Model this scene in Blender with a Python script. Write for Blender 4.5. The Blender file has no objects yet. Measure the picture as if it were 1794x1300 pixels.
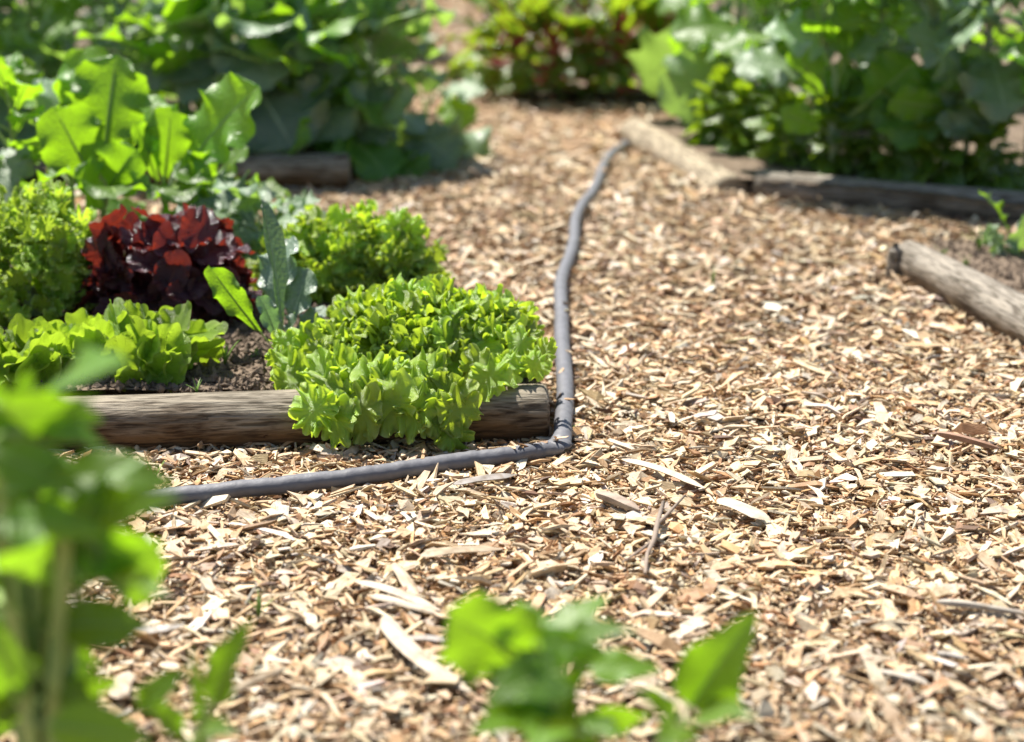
import bpy, math, random
import numpy as np
from mathutils import Vector, Matrix

R = math.radians
random.seed(11)
rng = np.random.default_rng(11)
SC = bpy.context.scene
COL = SC.collection

# ------------------------------------------------------------------ camera
CAM_H, F_PX, PITCH = 1.03, 3354.0, math.atan(1000 / 3354)
cam = bpy.data.cameras.new('camera')
cam_o = bpy.data.objects.new('camera', cam); COL.objects.link(cam_o)
cam.sensor_fit = 'HORIZONTAL'
cam.sensor_width = 37.44
cam.lens = 70
cam.clip_start, cam.clip_end = 0.05, 400
cam_o.location = (0, 0, CAM_H)
cam_o.rotation_euler = (math.pi / 2 - PITCH, 0, 0)
cam.dof.use_dof = True
cam.dof.focus_distance = 3.0
cam.dof.aperture_fstop = 2.6
cam.dof.aperture_blades = 0
SC.camera = cam_o

# ------------------------------------------------------------------ light
SUN_EL, SUN_AZ = R(60), R(-32)
world = bpy.data.worlds.new('World'); SC.world = world
world.use_nodes = True
wn = world.node_tree.nodes; wn.clear()
w_out = wn.new('ShaderNodeOutputWorld'); w_bg = wn.new('ShaderNodeBackground')
w_sky = wn.new('ShaderNodeTexSky'); w_sky.sky_type = 'NISHITA'; w_sky.sun_disc = False
w_sky.sun_elevation = SUN_EL; w_sky.sun_rotation = SUN_AZ
w_bg.inputs['Strength'].default_value = 0.07
world.node_tree.links.new(w_sky.outputs[0], w_bg.inputs[0])
world.node_tree.links.new(w_bg.outputs[0], w_out.inputs[0])
sun = bpy.data.lights.new('sun', 'SUN'); sun.energy = 5.0; sun.angle = R(0.53); sun.color = (1.0, 0.95, 0.87)
sun_o = bpy.data.objects.new('sun', sun); COL.objects.link(sun_o)
to_sun = Vector((math.sin(SUN_AZ) * math.cos(SUN_EL), math.cos(SUN_AZ) * math.cos(SUN_EL), math.sin(SUN_EL)))
sun_o.rotation_euler = to_sun.to_track_quat('Z', 'Y').to_euler()
sun_o.location = (-3, 6, 8)
SC.view_settings.view_transform = 'Standard'
SC.view_settings.look = 'None'
SC.view_settings.exposure = 1.24
SC.view_settings.gamma = 1
SC.view_settings.use_curve_mapping = False
SC.render.engine = 'CYCLES'
SC.cycles.use_denoising = True
SC.cycles.max_bounces = 8
SC.cycles.transmission_bounces = 6

# ------------------------------------------------------------------ places: pixel of the photograph -> point at a known height or distance
CT, ST = math.cos(PITCH), math.sin(PITCH)
def ray(px, py):
    a, b = px - 897, 650 - py
    return np.array([a, F_PX * CT + b * ST, -F_PX * ST + b * CT])
def on_z(px, py, z=0.0):
    r = ray(px, py); t = (z - CAM_H) / r[2]
    return Vector((r[0] * t, r[1] * t, z))
def on_y(px, py, y):
    r = ray(px, py); t = y / r[1]
    return Vector((r[0] * t, y, CAM_H + r[2] * t))

# ------------------------------------------------------------------ object helpers
def tag(o, label=None, cat=None, group=None, kind=None):
    if label: o['label'] = label
    if cat: o['category'] = cat
    if group: o['group'] = group
    if kind: o['kind'] = kind
    return o
def empty(name, loc):
    o = bpy.data.objects.new(name, None); COL.objects.link(o); o.location = loc
    o.empty_display_size = 0.05
    return o
def link(name, me, parent=None, loc=None):
    o = bpy.data.objects.new(name, me); COL.objects.link(o)
    if parent: o.parent = parent
    if loc is not None: o.location = loc
    return o
def mesh_np(name, V, F, mats, smooth=True, uv=None, mat_idx=None, tint=None):
    """V (n,3), F (m,4) quads with -1 in the last slot for a triangle"""
    V = np.asarray(V, dtype=np.float32); F = np.asarray(F, dtype=np.int32)
    if F.shape[1] == 3:
        tot = np.full(len(F), 3, np.int32); loops = F.ravel()
    else:
        tri = F[:, 3] < 0
        tot = np.where(tri, 3, 4).astype(np.int32)
        loops = F.ravel(); loops = loops[loops >= 0]
    start = np.concatenate([[0], np.cumsum(tot)[:-1]]).astype(np.int32)
    me = bpy.data.meshes.new(name)
    me.vertices.add(len(V)); me.vertices.foreach_set('co', V.ravel())
    me.loops.add(len(loops)); me.loops.foreach_set('vertex_index', loops.astype(np.int32))
    me.polygons.add(len(F)); me.polygons.foreach_set('loop_start', start)
    me.polygons.foreach_set('use_smooth', np.full(len(F), bool(smooth)))
    if mat_idx is not None: me.polygons.foreach_set('material_index', np.asarray(mat_idx, np.int32))
    if uv is not None:
        ul = me.uv_layers.new(name='UVMap')
        ul.data.foreach_set('uv', np.asarray(uv, np.float32)[loops].ravel())
    if tint is not None:
        at = me.attributes.new('tint', 'FLOAT_COLOR', 'POINT')
        c = np.ones((len(V), 4), np.float32); c[:, :3] = tint
        at.data.foreach_set('color', c.ravel())
    me.update(calc_edges=True)
    me.validate()
    for m in (mats if isinstance(mats, (list, tuple)) else [mats]): me.materials.append(m)
    return me
def grid_faces(nu, nv, off=0, wrap=False):
    i, j = np.meshgrid(np.arange(nu - 1), np.arange(nv if wrap else nv - 1), indexing='ij')
    a = i * nv + j; b = i * nv + (j + 1) % nv
    return (np.stack([a, a + nv, b + nv, b], -1).reshape(-1, 4) + off) if wrap else \
           (np.stack([a, a + nv, a + nv + 1, a + 1], -1).reshape(-1, 4) + off)
class Wob:
    """smooth pseudo noise: a sum of sines"""
    def __init__(s, n=7, lo=1, hi=6, dim=2, seed=0):
        r = np.random.default_rng(seed)
        f = np.exp(r.uniform(np.log(lo), np.log(hi), n))
        d = r.normal(size=(n, dim)); d /= np.linalg.norm(d, axis=1)[:, None]
        s.k = d * f[:, None]; s.p = r.uniform(0, 6.28, n); s.a = 1 / np.sqrt(f); s.a /= s.a.sum() ** .5 * 1.2
    def __call__(s, *x):
        o = 0
        for k, p, a in zip(s.k, s.p, s.a): o = o + a * np.sin(sum(ki * xi for ki, xi in zip(k, x)) + p)
        return o

# ------------------------------------------------------------------ materials
def nmat(name):
    m = bpy.data.materials.new(name); m.use_nodes = True
    nt = m.node_tree; b = nt.nodes['Principled BSDF']
    return m, nt, b
def nd(nt, t, **kw):
    n = nt.nodes.new(t)
    for k, v in kw.items():
        if k.startswith('i_'):
            n.inputs[int(k[2:]) if k[2:].isdigit() else k[2:].replace('_', ' ')].default_value = v
        else: setattr(n, k, v)
    return n
def math_n(nt, op, a, b=None, c=None):
    n = nt.nodes.new('ShaderNodeMath'); n.operation = op
    for i, x in enumerate((a, b, c)):
        if x is None: continue
        if isinstance(x, (int, float)): n.inputs[i].default_value = x
        else: nt.links.new(x, n.inputs[i])
    return n.outputs[0]
def mixc(nt, fac, a, b, blend='MIX'):
    n = nt.nodes.new('ShaderNodeMix'); n.data_type = 'RGBA'; n.blend_type = blend
    for s, x in ((n.inputs[0], fac), (n.inputs[6], a), (n.inputs[7], b)):
        if isinstance(x, (int, float)): s.default_value = x
        elif isinstance(x, (tuple, list)): s.default_value = (*x, 1)
        else: nt.links.new(x, s)
    return n.outputs[2]
def ramp(nt, fac, stops):
    n = nt.nodes.new('ShaderNodeValToRGB')
    el = n.color_ramp.elements
    while len(el) < len(stops): el.new(0.5)
    for e, (p, c) in zip(el, stops): e.position = p; e.color = (*c, 1)
    nt.links.new(fac, n.inputs[0]); return n.outputs[0]

def leaf_mat(name, base, trans, tw=0.42, rough=0.38, vein=(0.3, 0.4, 0.12), nveins=9, mode='blade', blister=40, bump=0.35, edge=None, spec=0.5, veinmix=0.55):
    m, nt, b = nmat(name)
    L = nt.links
    uv = nd(nt, 'ShaderNodeTexCoord'); sep = nd(nt, 'ShaderNodeSeparateXYZ'); L.new(uv.outputs['UV'], sep.inputs[0])
    u, v = sep.outputs[0], sep.outputs[1]
    av = math_n(nt, 'ABSOLUTE', math_n(nt, 'SUBTRACT', v, 0.5))            # 0 .. 0.5 across half the blade
    nz = nd(nt, 'ShaderNodeTexNoise', i_Scale=9.0, i_Detail=3.0); L.new(uv.outputs['Object'], nz.inputs['Vector'])
    nzs = math_n(nt, 'MULTIPLY', math_n(nt, 'SUBTRACT', nz.outputs[0], 0.5), 0.1)
    if mode == 'blade':
        ph = math_n(nt, 'ADD', math_n(nt, 'SUBTRACT', u, math_n(nt, 'MULTIPLY', av, 0.75)), nzs)
        saw = math_n(nt, 'ABSOLUTE', math_n(nt, 'SUBTRACT', math_n(nt, 'FRACT', math_n(nt, 'MULTIPLY', ph, float(nveins))), 0.5))
        mid = math_n(nt, 'LESS_THAN', av, 0.014)
    else:
        ph = math_n(nt, 'ADD', v, nzs)
        saw = math_n(nt, 'ABSOLUTE', math_n(nt, 'SUBTRACT', math_n(nt, 'FRACT', math_n(nt, 'MULTIPLY', ph, float(nveins))), 0.5))
        mid = math_n(nt, 'LESS_THAN', math_n(nt, 'MULTIPLY', av, u), 0.012)
    side = math_n(nt, 'SUBTRACT', 1.0, math_n(nt, 'MINIMUM', math_n(nt, 'MULTIPLY', saw, 14.0), 1.0))
    vm = math_n(nt, 'MAXIMUM', math_n(nt, 'MULTIPLY', side, 0.7), mid)
    bl = nd(nt, 'ShaderNodeTexNoise', i_Scale=float(blister), i_Detail=2.0); L.new(uv.outputs['Object'], bl.inputs['Vector'])
    oi = nd(nt, 'ShaderNodeObjectInfo')
    hsv = nd(nt, 'ShaderNodeHueSaturation')
    L.new(math_n(nt, 'ADD', 0.49, math_n(nt, 'MULTIPLY', oi.outputs['Random'], 0.022)), hsv.inputs['Hue'])
    L.new(math_n(nt, 'ADD', 0.72, math_n(nt, 'MULTIPLY', oi.outputs['Random'], 0.5)), hsv.inputs['Value'])
    c = mixc(nt, math_n(nt, 'MULTIPLY', bl.outputs[0], 0.75), tuple(x * 1.2 for x in base), tuple(x * 0.6 for x in base))
    if edge:
        ef = math_n(nt, 'MULTIPLY', math_n(nt, 'POWER', (u if mode != 'blade' else math_n(nt, 'MULTIPLY', av, 2.0)), 7.0), 0.9)
        c = mixc(nt, ef, c, edge)
    c = mixc(nt, math_n(nt, 'MULTIPLY', vm, veinmix), c, vein)
    L.new(c, hsv.inputs['Color'])
    L.new(hsv.outputs[0], b.inputs['Base Color'])
    rn = math_n(nt, 'ADD', rough - 0.08, math_n(nt, 'MULTIPLY', bl.outputs[0], 0.18))
    L.new(rn, b.inputs['Roughness'])
    b.inputs['Specular IOR Level'].default_value = spec
    bp = nd(nt, 'ShaderNodeBump', i_Strength=bump, i_Distance=0.006)
    L.new(math_n(nt, 'SUBTRACT', bl.outputs[0], math_n(nt, 'MULTIPLY', vm, 0.6)), bp.inputs['Height'])
    L.new(bp.outputs[0], b.inputs['Normal'])
    tr = nd(nt, 'ShaderNodeBsdfTranslucent'); L.new(bp.outputs[0], tr.inputs['Normal'])
    hs2 = nd(nt, 'ShaderNodeHueSaturation')
    L.new(mixc(nt, math_n(nt, 'MULTIPLY', vm, veinmix * .7), mixc(nt, bl.outputs[0], tuple(x * 1.15 for x in trans), tuple(x * 0.75 for x in trans)), tuple(x * 0.75 + 0.1 * y for x, y in zip(trans, vein))), hs2.inputs['Color'])
    L.new(math_n(nt, 'ADD', 0.72, math_n(nt, 'MULTIPLY', oi.outputs['Random'], 0.5)), hs2.inputs['Value'])
    L.new(hs2.outputs[0], tr.inputs[0])
    mx = nd(nt, 'ShaderNodeMixShader', i_0=tw)
    L.new(b.outputs[0], mx.inputs[1]); L.new(tr.outputs[0], mx.inputs[2])
    L.new(mx.outputs[0], nt.nodes['Material Output'].inputs[0])
    return m
def plain_mat(name, col, rough=0.6, noise=30, var=0.3, bump=0.3, dist=0.004, spec=0.4):
    m, nt, b = nmat(name); L = nt.links
    tc = nd(nt, 'ShaderNodeTexCoord'); nz = nd(nt, 'ShaderNodeTexNoise', i_Scale=float(noise), i_Detail=5.0)
    L.new(tc.outputs['Object'], nz.inputs['Vector'])
    L.new(mixc(nt, nz.outputs[0], tuple(x * (1 + var) for x in col), tuple(x * (1 - var) for x in col)), b.inputs['Base Color'])
    b.inputs['Roughness'].default_value = rough; b.inputs['Specular IOR Level'].default_value = spec
    bp = nd(nt, 'ShaderNodeBump', i_Strength=bump, i_Distance=dist); L.new(nz.outputs[0], bp.inputs['Height']); L.new(bp.outputs[0], b.inputs['Normal'])
    return m

M = {}
M['lettuce'] = leaf_mat('green_lettuce_leaf', (0.30, 0.47, 0.028), (0.58, 0.76, 0.035), 0.42, 0.27, (0.42, 0.52, 0.16), 13, 'fan', 70, 0.5, veinmix=.22, spec=.8, edge=(.48, .6, .18))
M['frilly'] = leaf_mat('frilly_lettuce_leaf', (0.30, 0.47, 0.035), (0.55, 0.74, 0.05), 0.42, 0.36, (0.45, 0.55, 0.2), 13, 'fan', 70, 0.5, veinmix=.22, edge=(.5, .62, .22))
M['butter'] = leaf_mat('butterhead_leaf', (0.26, 0.45, 0.03), (0.48, 0.70, 0.035), 0.46, 0.36, (0.5, 0.6, 0.22), 9, 'fan', 60, 0.9, veinmix=.35, edge=(.42, .52, .14))
M['red'] = leaf_mat('red_lettuce_leaf', (0.062, 0.013, 0.022), (0.40, 0.045, 0.02), 0.27, 0.2, (0.22, 0.06, 0.03), 11, 'fan', 50, 0.7, spec=1.0)
M['kale'] = leaf_mat('brassica_leaf', (0.10, 0.21, 0.03), (0.33, 0.60, 0.014), 0.50, 0.38, (0.3, 0.42, 0.16), 8, 'blade', 38, 0.45, spec=0.5)
M['glauc'] = leaf_mat('glaucous_leaf', (0.19, 0.275, 0.17), (0.34, 0.55, 0.07), 0.42, 0.40, (0.34, 0.42, 0.26), 8, 'blade', 34, 0.45, spec=0.6)
M['blue'] = leaf_mat('blue_green_leaf', (0.15, 0.21, 0.145), (0.20, 0.38, 0.09), 0.28, 0.34, (0.26, 0.34, 0.24), 8, 'blade', 34, 0.5, spec=.8)
M['bush'] = leaf_mat('bushy_leaf', (0.09, 0.17, 0.018), (0.38, 0.56, 0.014), 0.42, 0.24, (0.2, 0.3, 0.08), 7, 'blade', 40, 0.4, spec=.9)
M['chard'] = leaf_mat('chard_leaf', (0.08, 0.16, 0.02), (0.36, 0.52, 0.02), 0.42, 0.24, (0.35, 0.08, 0.05), 7, 'blade', 36, 0.5)
M['pepper'] = leaf_mat('smooth_pointed_leaf', (0.085, 0.19, 0.02), (0.30, 0.56, 0.01), 0.46, 0.40, (0.2, 0.33, 0.08), 7, 'blade', 25, 0.25, spec=.5)
M['stalk'] = plain_mat('green_stalk', (0.24, 0.34, 0.10), 0.45)
M['redstalk'] = plain_mat('red_stalk', (0.33, 0.03, 0.03), 0.4)
M['palestalk'] = plain_mat('pale_stalk', (0.30, 0.38, 0.22), 0.45)
M['grass'] = plain_mat('grass_blade', (0.17, 0.28, 0.05), 0.5)
M['hose'] = plain_mat('hose_rubber', (0.118, 0.118, 0.128), 0.55, 45, 0.32, 0.6, 0.004, 0.3)

# bare soil
m, nt, b = nmat('garden_soil'); L = nt.links
tc = nd(nt, 'ShaderNodeTexCoord')
n1 = nd(nt, 'ShaderNodeTexNoise', i_Scale=26.0, i_Detail=8.0, i_Roughness=0.65); L.new(tc.outputs['Object'], n1.inputs[0])
n2 = nd(nt, 'ShaderNodeTexVoronoi', i_Scale=110.0); L.new(tc.outputs['Object'], n2.inputs[0])
L.new(ramp(nt, n1.outputs[0], [(0.25, (0.075, 0.052, 0.036)), (0.55, (0.17, 0.128, 0.092)), (0.8, (0.27, 0.21, 0.16))]), b.inputs['Base Color'])
b.inputs['Roughness'].default_value = 0.95; b.inputs['Specular IOR Level'].default_value = 0.15
bp = nd(nt, 'ShaderNodeBump', i_Strength=0.9, i_Distance=0.012)
L.new(math_n(nt, 'ADD', n1.outputs[0], math_n(nt, 'MULTIPLY', n2.outputs[0], 0.5)), bp.inputs['Height']); L.new(bp.outputs[0], b.inputs['Normal'])
M['soil'] = m
# wood chips: each chip's own colour in the attribute "tint"
m, nt, b = nmat('wood_chip'); L = nt.links
at = nd(nt, 'ShaderNodeAttribute', attribute_name='tint')
tc = nd(nt, 'ShaderNodeTexCoord')
mp = nd(nt, 'ShaderNodeMapping'); mp.inputs['Scale'].default_value = (70, 620, 1); L.new(tc.outputs['UV'], mp.inputs[0])
n1 = nd(nt, 'ShaderNodeTexNoise', i_Scale=1.0, i_Detail=4.0, i_Roughness=0.6); L.new(mp.outputs[0], n1.inputs[0])
n2 = nd(nt, 'ShaderNodeTexNoise', i_Scale=60.0, i_Detail=2.0); L.new(tc.outputs['Object'], n2.inputs[0])
c = mixc(nt, 1.0, at.outputs['Color'], ramp(nt, n1.outputs[0], [(0.34, (0.66, 0.60, 0.52)), (0.56, (1, 1, 1))]), 'MULTIPLY')
c = mixc(nt, 0.8, c, ramp(nt, n2.outputs[0], [(0.3, (0.66, 0.58, 0.48)), (0.55, (1, 1, 1))]), 'MULTIPLY')
L.new(c, b.inputs['Base Color']); b.inputs['Roughness'].default_value = 0.58; b.inputs['Specular IOR Level'].default_value = 0.4
bp = nd(nt, 'ShaderNodeBump', i_Strength=0.5, i_Distance=0.002); L.new(n1.outputs[0], bp.inputs['Height']); L.new(bp.outputs[0], b.inputs['Normal'])
M['chip'] = m
M['chipbase'] = plain_mat('chip_litter_base', (0.30, 0.20, 0.12), 0.9, 160, 0.5, 0.8, 0.006)
M['earth'] = plain_mat('earth', (0.16, 0.115, 0.075), 0.95, 5, 0.4, 0.6, 0.02)
# weathered log: silver grey where rain and sun have bleached the upper side, brown bark-less wood below
def log_mat(name, top, low, split=0.1):
    m, nt, b = nmat(name); L = nt.links
    tc = nd(nt, 'ShaderNodeTexCoord'); mp = nd(nt, 'ShaderNodeMapping'); mp.inputs['Scale'].default_value = (7, 52, 52)
    L.new(tc.outputs['Object'], mp.inputs[0])
    g = nd(nt, 'ShaderNodeTexNoise', i_Scale=1.0, i_Detail=6.0, i_Roughness=0.65, i_Distortion=0.6); L.new(mp.outputs[0], g.inputs[0])
    mp2 = nd(nt, 'ShaderNodeMapping'); mp2.inputs['Scale'].default_value = (22, 220, 220); L.new(tc.outputs['Object'], mp2.inputs[0])
    g2 = nd(nt, 'ShaderNodeTexNoise', i_Scale=1.0, i_Detail=4.0); L.new(mp2.outputs[0], g2.inputs[0])
    bl = nd(nt, 'ShaderNodeTexNoise', i_Scale=6.0, i_Detail=4.0); L.new(tc.outputs['Object'], bl.inputs[0])
    sp = nd(nt, 'ShaderNodeSeparateXYZ'); L.new(tc.outputs['Object'], sp.inputs[0])
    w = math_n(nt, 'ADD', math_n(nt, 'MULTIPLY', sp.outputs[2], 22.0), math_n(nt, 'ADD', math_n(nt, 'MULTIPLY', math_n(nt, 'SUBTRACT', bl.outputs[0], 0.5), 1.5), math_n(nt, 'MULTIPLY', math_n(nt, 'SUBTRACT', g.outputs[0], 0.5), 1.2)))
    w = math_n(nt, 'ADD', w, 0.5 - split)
    mk = nd(nt, 'ShaderNodeMapping'); mk.inputs['Scale'].default_value = (4, 9, 9); L.new(tc.outputs['Object'], mk.inputs[0])
    vk = nd(nt, 'ShaderNodeTexVoronoi', i_Scale=1.0); L.new(mk.outputs[0], vk.inputs[0])
    kn = ramp(nt, vk.outputs['Distance'], [(0.0, (.25, .2, .16)), (.07, (.35, .28, .22)), (.12, (1, 1, 1))])
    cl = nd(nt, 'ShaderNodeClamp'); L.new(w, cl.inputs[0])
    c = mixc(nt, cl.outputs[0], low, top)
    c = mixc(nt, 1.0, c, ramp(nt, g.outputs[0], [(0.32, (0.32, 0.29, 0.26)), (0.52, (0.95, 0.95, 0.95)), (0.75, (1.3, 1.28, 1.25))]), 'MULTIPLY')
    c = mixc(nt, 1.0, c, ramp(nt, g2.outputs[0], [(0.36, (0.35, 0.33, 0.3)), (0.5, (1, 1, 1))]), 'MULTIPLY')
    c = mixc(nt, 1.0, c, kn, 'MULTIPLY')
    L.new(c, b.inputs['Base Color']); b.inputs['Roughness'].default_value = 0.85; b.inputs['Specular IOR Level'].default_value = 0.2
    bp = nd(nt, 'ShaderNodeBump', i_Strength=0.8, i_Distance=0.005)
    L.new(math_n(nt, 'ADD', g.outputs[0], math_n(nt, 'MULTIPLY', g2.outputs[0], 0.6)), bp.inputs['Height']); L.new(bp.outputs[0], b.inputs['Normal'])
    return m
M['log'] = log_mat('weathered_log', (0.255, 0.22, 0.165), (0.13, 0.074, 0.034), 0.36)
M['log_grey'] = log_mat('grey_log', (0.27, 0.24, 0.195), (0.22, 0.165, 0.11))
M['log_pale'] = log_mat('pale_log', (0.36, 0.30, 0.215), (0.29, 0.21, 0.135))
def end_mat():
    m, nt, b = nmat('log_end_grain'); L = nt.links
    tc = nd(nt, 'ShaderNodeTexCoord'); mp = nd(nt, 'ShaderNodeMapping'); mp.inputs['Scale'].default_value = (0, 1, 1); L.new(tc.outputs['Object'], mp.inputs[0])
    wv = nd(nt, 'ShaderNodeTexWave', wave_type='RINGS', rings_direction='SPHERICAL', i_Scale=38.0, i_Distortion=1.4); L.new(mp.outputs[0], wv.inputs[0])
    L.new(mixc(nt, wv.outputs[1], (0.22, 0.17, 0.11), (0.33, 0.27, 0.2)), b.inputs['Base Color']); b.inputs['Roughness'].default_value = 0.9
    return m
M['end'] = end_mat()

# ------------------------------------------------------------------ bed outlines on the ground
FL_A, FL_B = on_z(-140, 815, 0), on_z(962, 783, 0)                # front log contact line
B1 = [(-1.9, 3.03), (0.055, 3.09), (0.05, 3.3), (-0.15, 3.92), (-0.36, 4.05), (-0.75, 4.42), (-2.2, 4.45)]
RB = on_z(612, 338, 0)                                             # rear bed's front corner
B2 = [(-3.2, RB.y), (RB.x, RB.y), (RB.x + 0.02, 6.6), (-0.56, 10.5), (-4.5, 10.5)]
C1, C2, C3 = on_z(1285, 352, 0), on_z(1112, 246, 0), on_z(1800, 402, 0)
B3 = [(C1.x, C1.y), (C3.x, C3.y), (4.5, C3.y - .4), (4.5, 6.25), (C2.x, C2.y + .05)]
B4 = [(0.0, 6.75), (4.8, 6.75), (4.8, 12), (-0.16, 12), (-0.18, 8.5)]
D1, D2 = on_z(1578, 492, 0), on_z(1762, 588, 0)
B5 = [(D1.x + .01, D1.y), (D2.x, D2.y), (2.6, 2.95), (2.6, 4.2), (D1.x + .12, 4.38)]
BEDS = [B1, B2, B3, B4, B5]
def inside(x, y, poly):
    r = np.zeros(np.shape(x), bool); n = len(poly)
    for i in range(n):
        (x0, y0), (x1, y1) = poly[i], poly[(i + 1) % n]
        if y0 == y1: continue
        r ^= ((y0 > y) != (y1 > y)) & (x < (x1 - x0) * (y - y0) / (y1 - y0) + x0)
    return r
_gz = Wob(8, 1.5, 9, 2, 3)
def gz(x, y): return 0.007 * _gz(x, y)

# ------------------------------------------------------------------ ground, path, soil
def sheet(name, x0, x1, y0, y1, nx, ny, fz, mat, kind='structure', xs=None, ys=None):
    xs = np.linspace(x0, x1, nx) if xs is None else xs
    ys = np.linspace(y0, y1, ny) if ys is None else ys
    X, Y = np.meshgrid(xs, ys, indexing='ij')
    V = np.stack([X, Y, fz(X, Y)], -1).reshape(-1, 3)
    o = link(name, mesh_np(name, V, grid_faces(len(xs), len(ys)), mat)); o['kind'] = kind
    return o
gax = np.concatenate([[-300, -60, -15], np.linspace(-6, 6, 13), [15, 60, 300]])
sheet('ground', 0, 0, 0, 0, 0, 0, lambda x, y: -0.03 + 0 * x, M['earth'], xs=gax, ys=gax + 5)
path = sheet('wood_chip_path', -3.6, 3.6, 0.6, 15, 160, 330, lambda x, y: gz(x, y) - 0.008, M['chipbase'])
SOIL_Z = 0.078
def soil(name, poly, z, n=150):
    P = np.array(poly); x0, y0 = P.min(0); x1, y1 = P.max(0)
    nx = int(min(n, (x1 - x0) / 0.02)); ny = int(min(n, (y1 - y0) / 0.02))
    xs, ys = np.linspace(x0, x1, nx), np.linspace(y0, y1, ny)
    X, Y = np.meshgrid(xs, ys, indexing='ij')
    w1, w2 = Wob(9, 5, 30, 2, 5), Wob(12, 40, 160, 2, 6)
    Z = z + 0.010 * w1(X, Y) + 0.005 * w2(X, Y)
    keep = inside(X, Y, poly)
    F = grid_faces(nx, ny); F = F[keep.ravel()[F].all(1)]
    used = np.unique(F); mp = np.full(nx * ny, -1); mp[used] = np.arange(len(used))
    V = np.stack([X, Y, Z], -1).reshape(-1, 3)[used]
    o = link(name, mesh_np(name, V, mp[F], M['soil'])); o['kind'] = 'structure'
    return o
soil1 = soil('bed_soil', B1, SOIL_Z, 260)
for P_, z_ in ((B2, .07), (B3, .06), (B4, .03), (B5, .045)): soil('bed_soil', P_, z_)

# ------------------------------------------------------------------ wood chips
PAL = np.array([(0.60, 0.495, 0.35), (0.57, 0.435, 0.28), (0.52, 0.365, 0.205), (0.44, 0.27, 0.13), (0.30, 0.16, 0.07), (0.11, 0.058, 0.03), (0.49, 0.45, 0.39), (0.66, 0.59, 0.48)])
PALW = np.array([0.20, 0.21, 0.19, 0.15, 0.10, 0.05, 0.05, 0.09])
HOSE_PX = [(40, 900), (110, 889), (200, 881), (300, 869), (450, 853), (600, 836), (700, 821), (800, 805), (880, 795), (930, 787), (968, 780),
           (984, 765), (987, 735), (990, 700), (989, 655), (985, 605), (983, 560), (984, 520), (991, 470), (1003, 420), (1019, 370), (1040, 330), (1060, 296), (1074, 268), (1089, 246), (1106, 232), (1135, 222)]
HOSE_Z = 0.027
HOSE = np.array([on_z(a, b, HOSE_Z)[:] for a, b in HOSE_PX])
def hose_dist(x, y):
    d = np.full(np.shape(x), 9.0)
    for (a, b) in zip(HOSE[:-1], HOSE[1:]):
        ab = b[:2] - a[:2]; t = np.clip(((x - a[0]) * ab[0] + (y - a[1]) * ab[1]) / (ab @ ab), 0, 1)
        d = np.minimum(d, np.hypot(x - a[0] - t * ab[0], y - a[1] - t * ab[1]))
    return d
def chip_arrays(x, y, z, L, W, T, tilt, col, sections, yaw=None):
    n = len(x)
    U = lambda a, b: rng.uniform(a, b, n)
    if sections == 3:
        xs = np.stack([-0.5 + 0 * x, U(-.2, .2), 0.5 + 0 * x], 1)
        ws = np.stack([U(.15, 1), U(.8, 1.1), U(.1, .95)], 1); off = np.stack([0 * x, U(-.3, .3), U(-.2, .2)], 1)
        zb = np.stack([0 * x, U(-.02, .09), 0 * x], 1); ts = np.stack([U(.3, 1), 1 + 0 * x, U(.25, 1)], 1)
    else:
        xs = np.stack([-0.5 + 0 * x, 0.5 + 0 * x], 1)
        ws = np.stack([U(.35, 1.1), U(.2, 1)], 1); off = np.stack([0 * x, U(-.2, .2)], 1)
        zb = np.zeros((n, 2)); ts = np.stack([U(.4, 1), U(.4, 1)], 1)
    S = sections
    P = np.zeros((n, S, 4, 3))
    sk = np.zeros((n, S)); sk[:, 0] = rng.uniform(-.9, .9, n); sk[:, -1] = rng.uniform(-.9, .9, n)
    for k, (sy, sz) in enumerate(((-1, -1), (1, -1), (1, 1), (-1, 1))):
        P[:, :, k, 0] = xs * L[:, None] + sk * sy * W[:, None] * .5
        P[:, :, k, 1] = (off + sy * ws * .5) * W[:, None]
        P[:, :, k, 2] = zb * L[:, None] + sz * ts * T[:, None] * .5 * rng.uniform(.6, 1.25, (n, S))
    P = P.reshape(n, S * 4, 3)
    yaw = rng.uniform(0, 2 * np.pi, n) if yaw is None else yaw
    pit, rol = rng.normal(0, 1, n) * tilt, rng.normal(0, 1, n) * tilt * 1.5
    cy, sy, cp, sp, cr, sr = np.cos(yaw), np.sin(yaw), np.cos(pit), np.sin(pit), np.cos(rol), np.sin(rol)
    Y1 = P[..., 1] * cr[:, None] - P[..., 2] * sr[:, None]; Z1 = P[..., 1] * sr[:, None] + P[..., 2] * cr[:, None]
    X2 = P[..., 0] * cp[:, None] + Z1 * sp[:, None]; Z2 = -P[..., 0] * sp[:, None] + Z1 * cp[:, None]
    V = np.stack([X2 * cy[:, None] - Y1 * sy[:, None] + x[:, None], X2 * sy[:, None] + Y1 * cy[:, None] + y[:, None], Z2 + z[:, None]], -1)
    f = [[3, 2, 1, 0]]
    for s in range(S - 1):
        for k in range(4): f.append([s * 4 + k, s * 4 + (k + 1) % 4, s * 4 + 4 + (k + 1) % 4, s * 4 + 4 + k])
    e = (S - 1) * 4; f.append([e, e + 1, e + 2, e + 3])
    F = np.array(f)[None] + (np.arange(n) * S * 4)[:, None, None]
    uv = P[..., :2] + np.stack([rng.uniform(0, 3, n), rng.uniform(0, 3, n)], -1)[:, None] + P[..., 2:3] * np.array([0, 1.])
    return V.reshape(-1, 3), F.reshape(-1, 4), np.repeat(col, S * 4, 0), uv.reshape(-1, 2)
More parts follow.
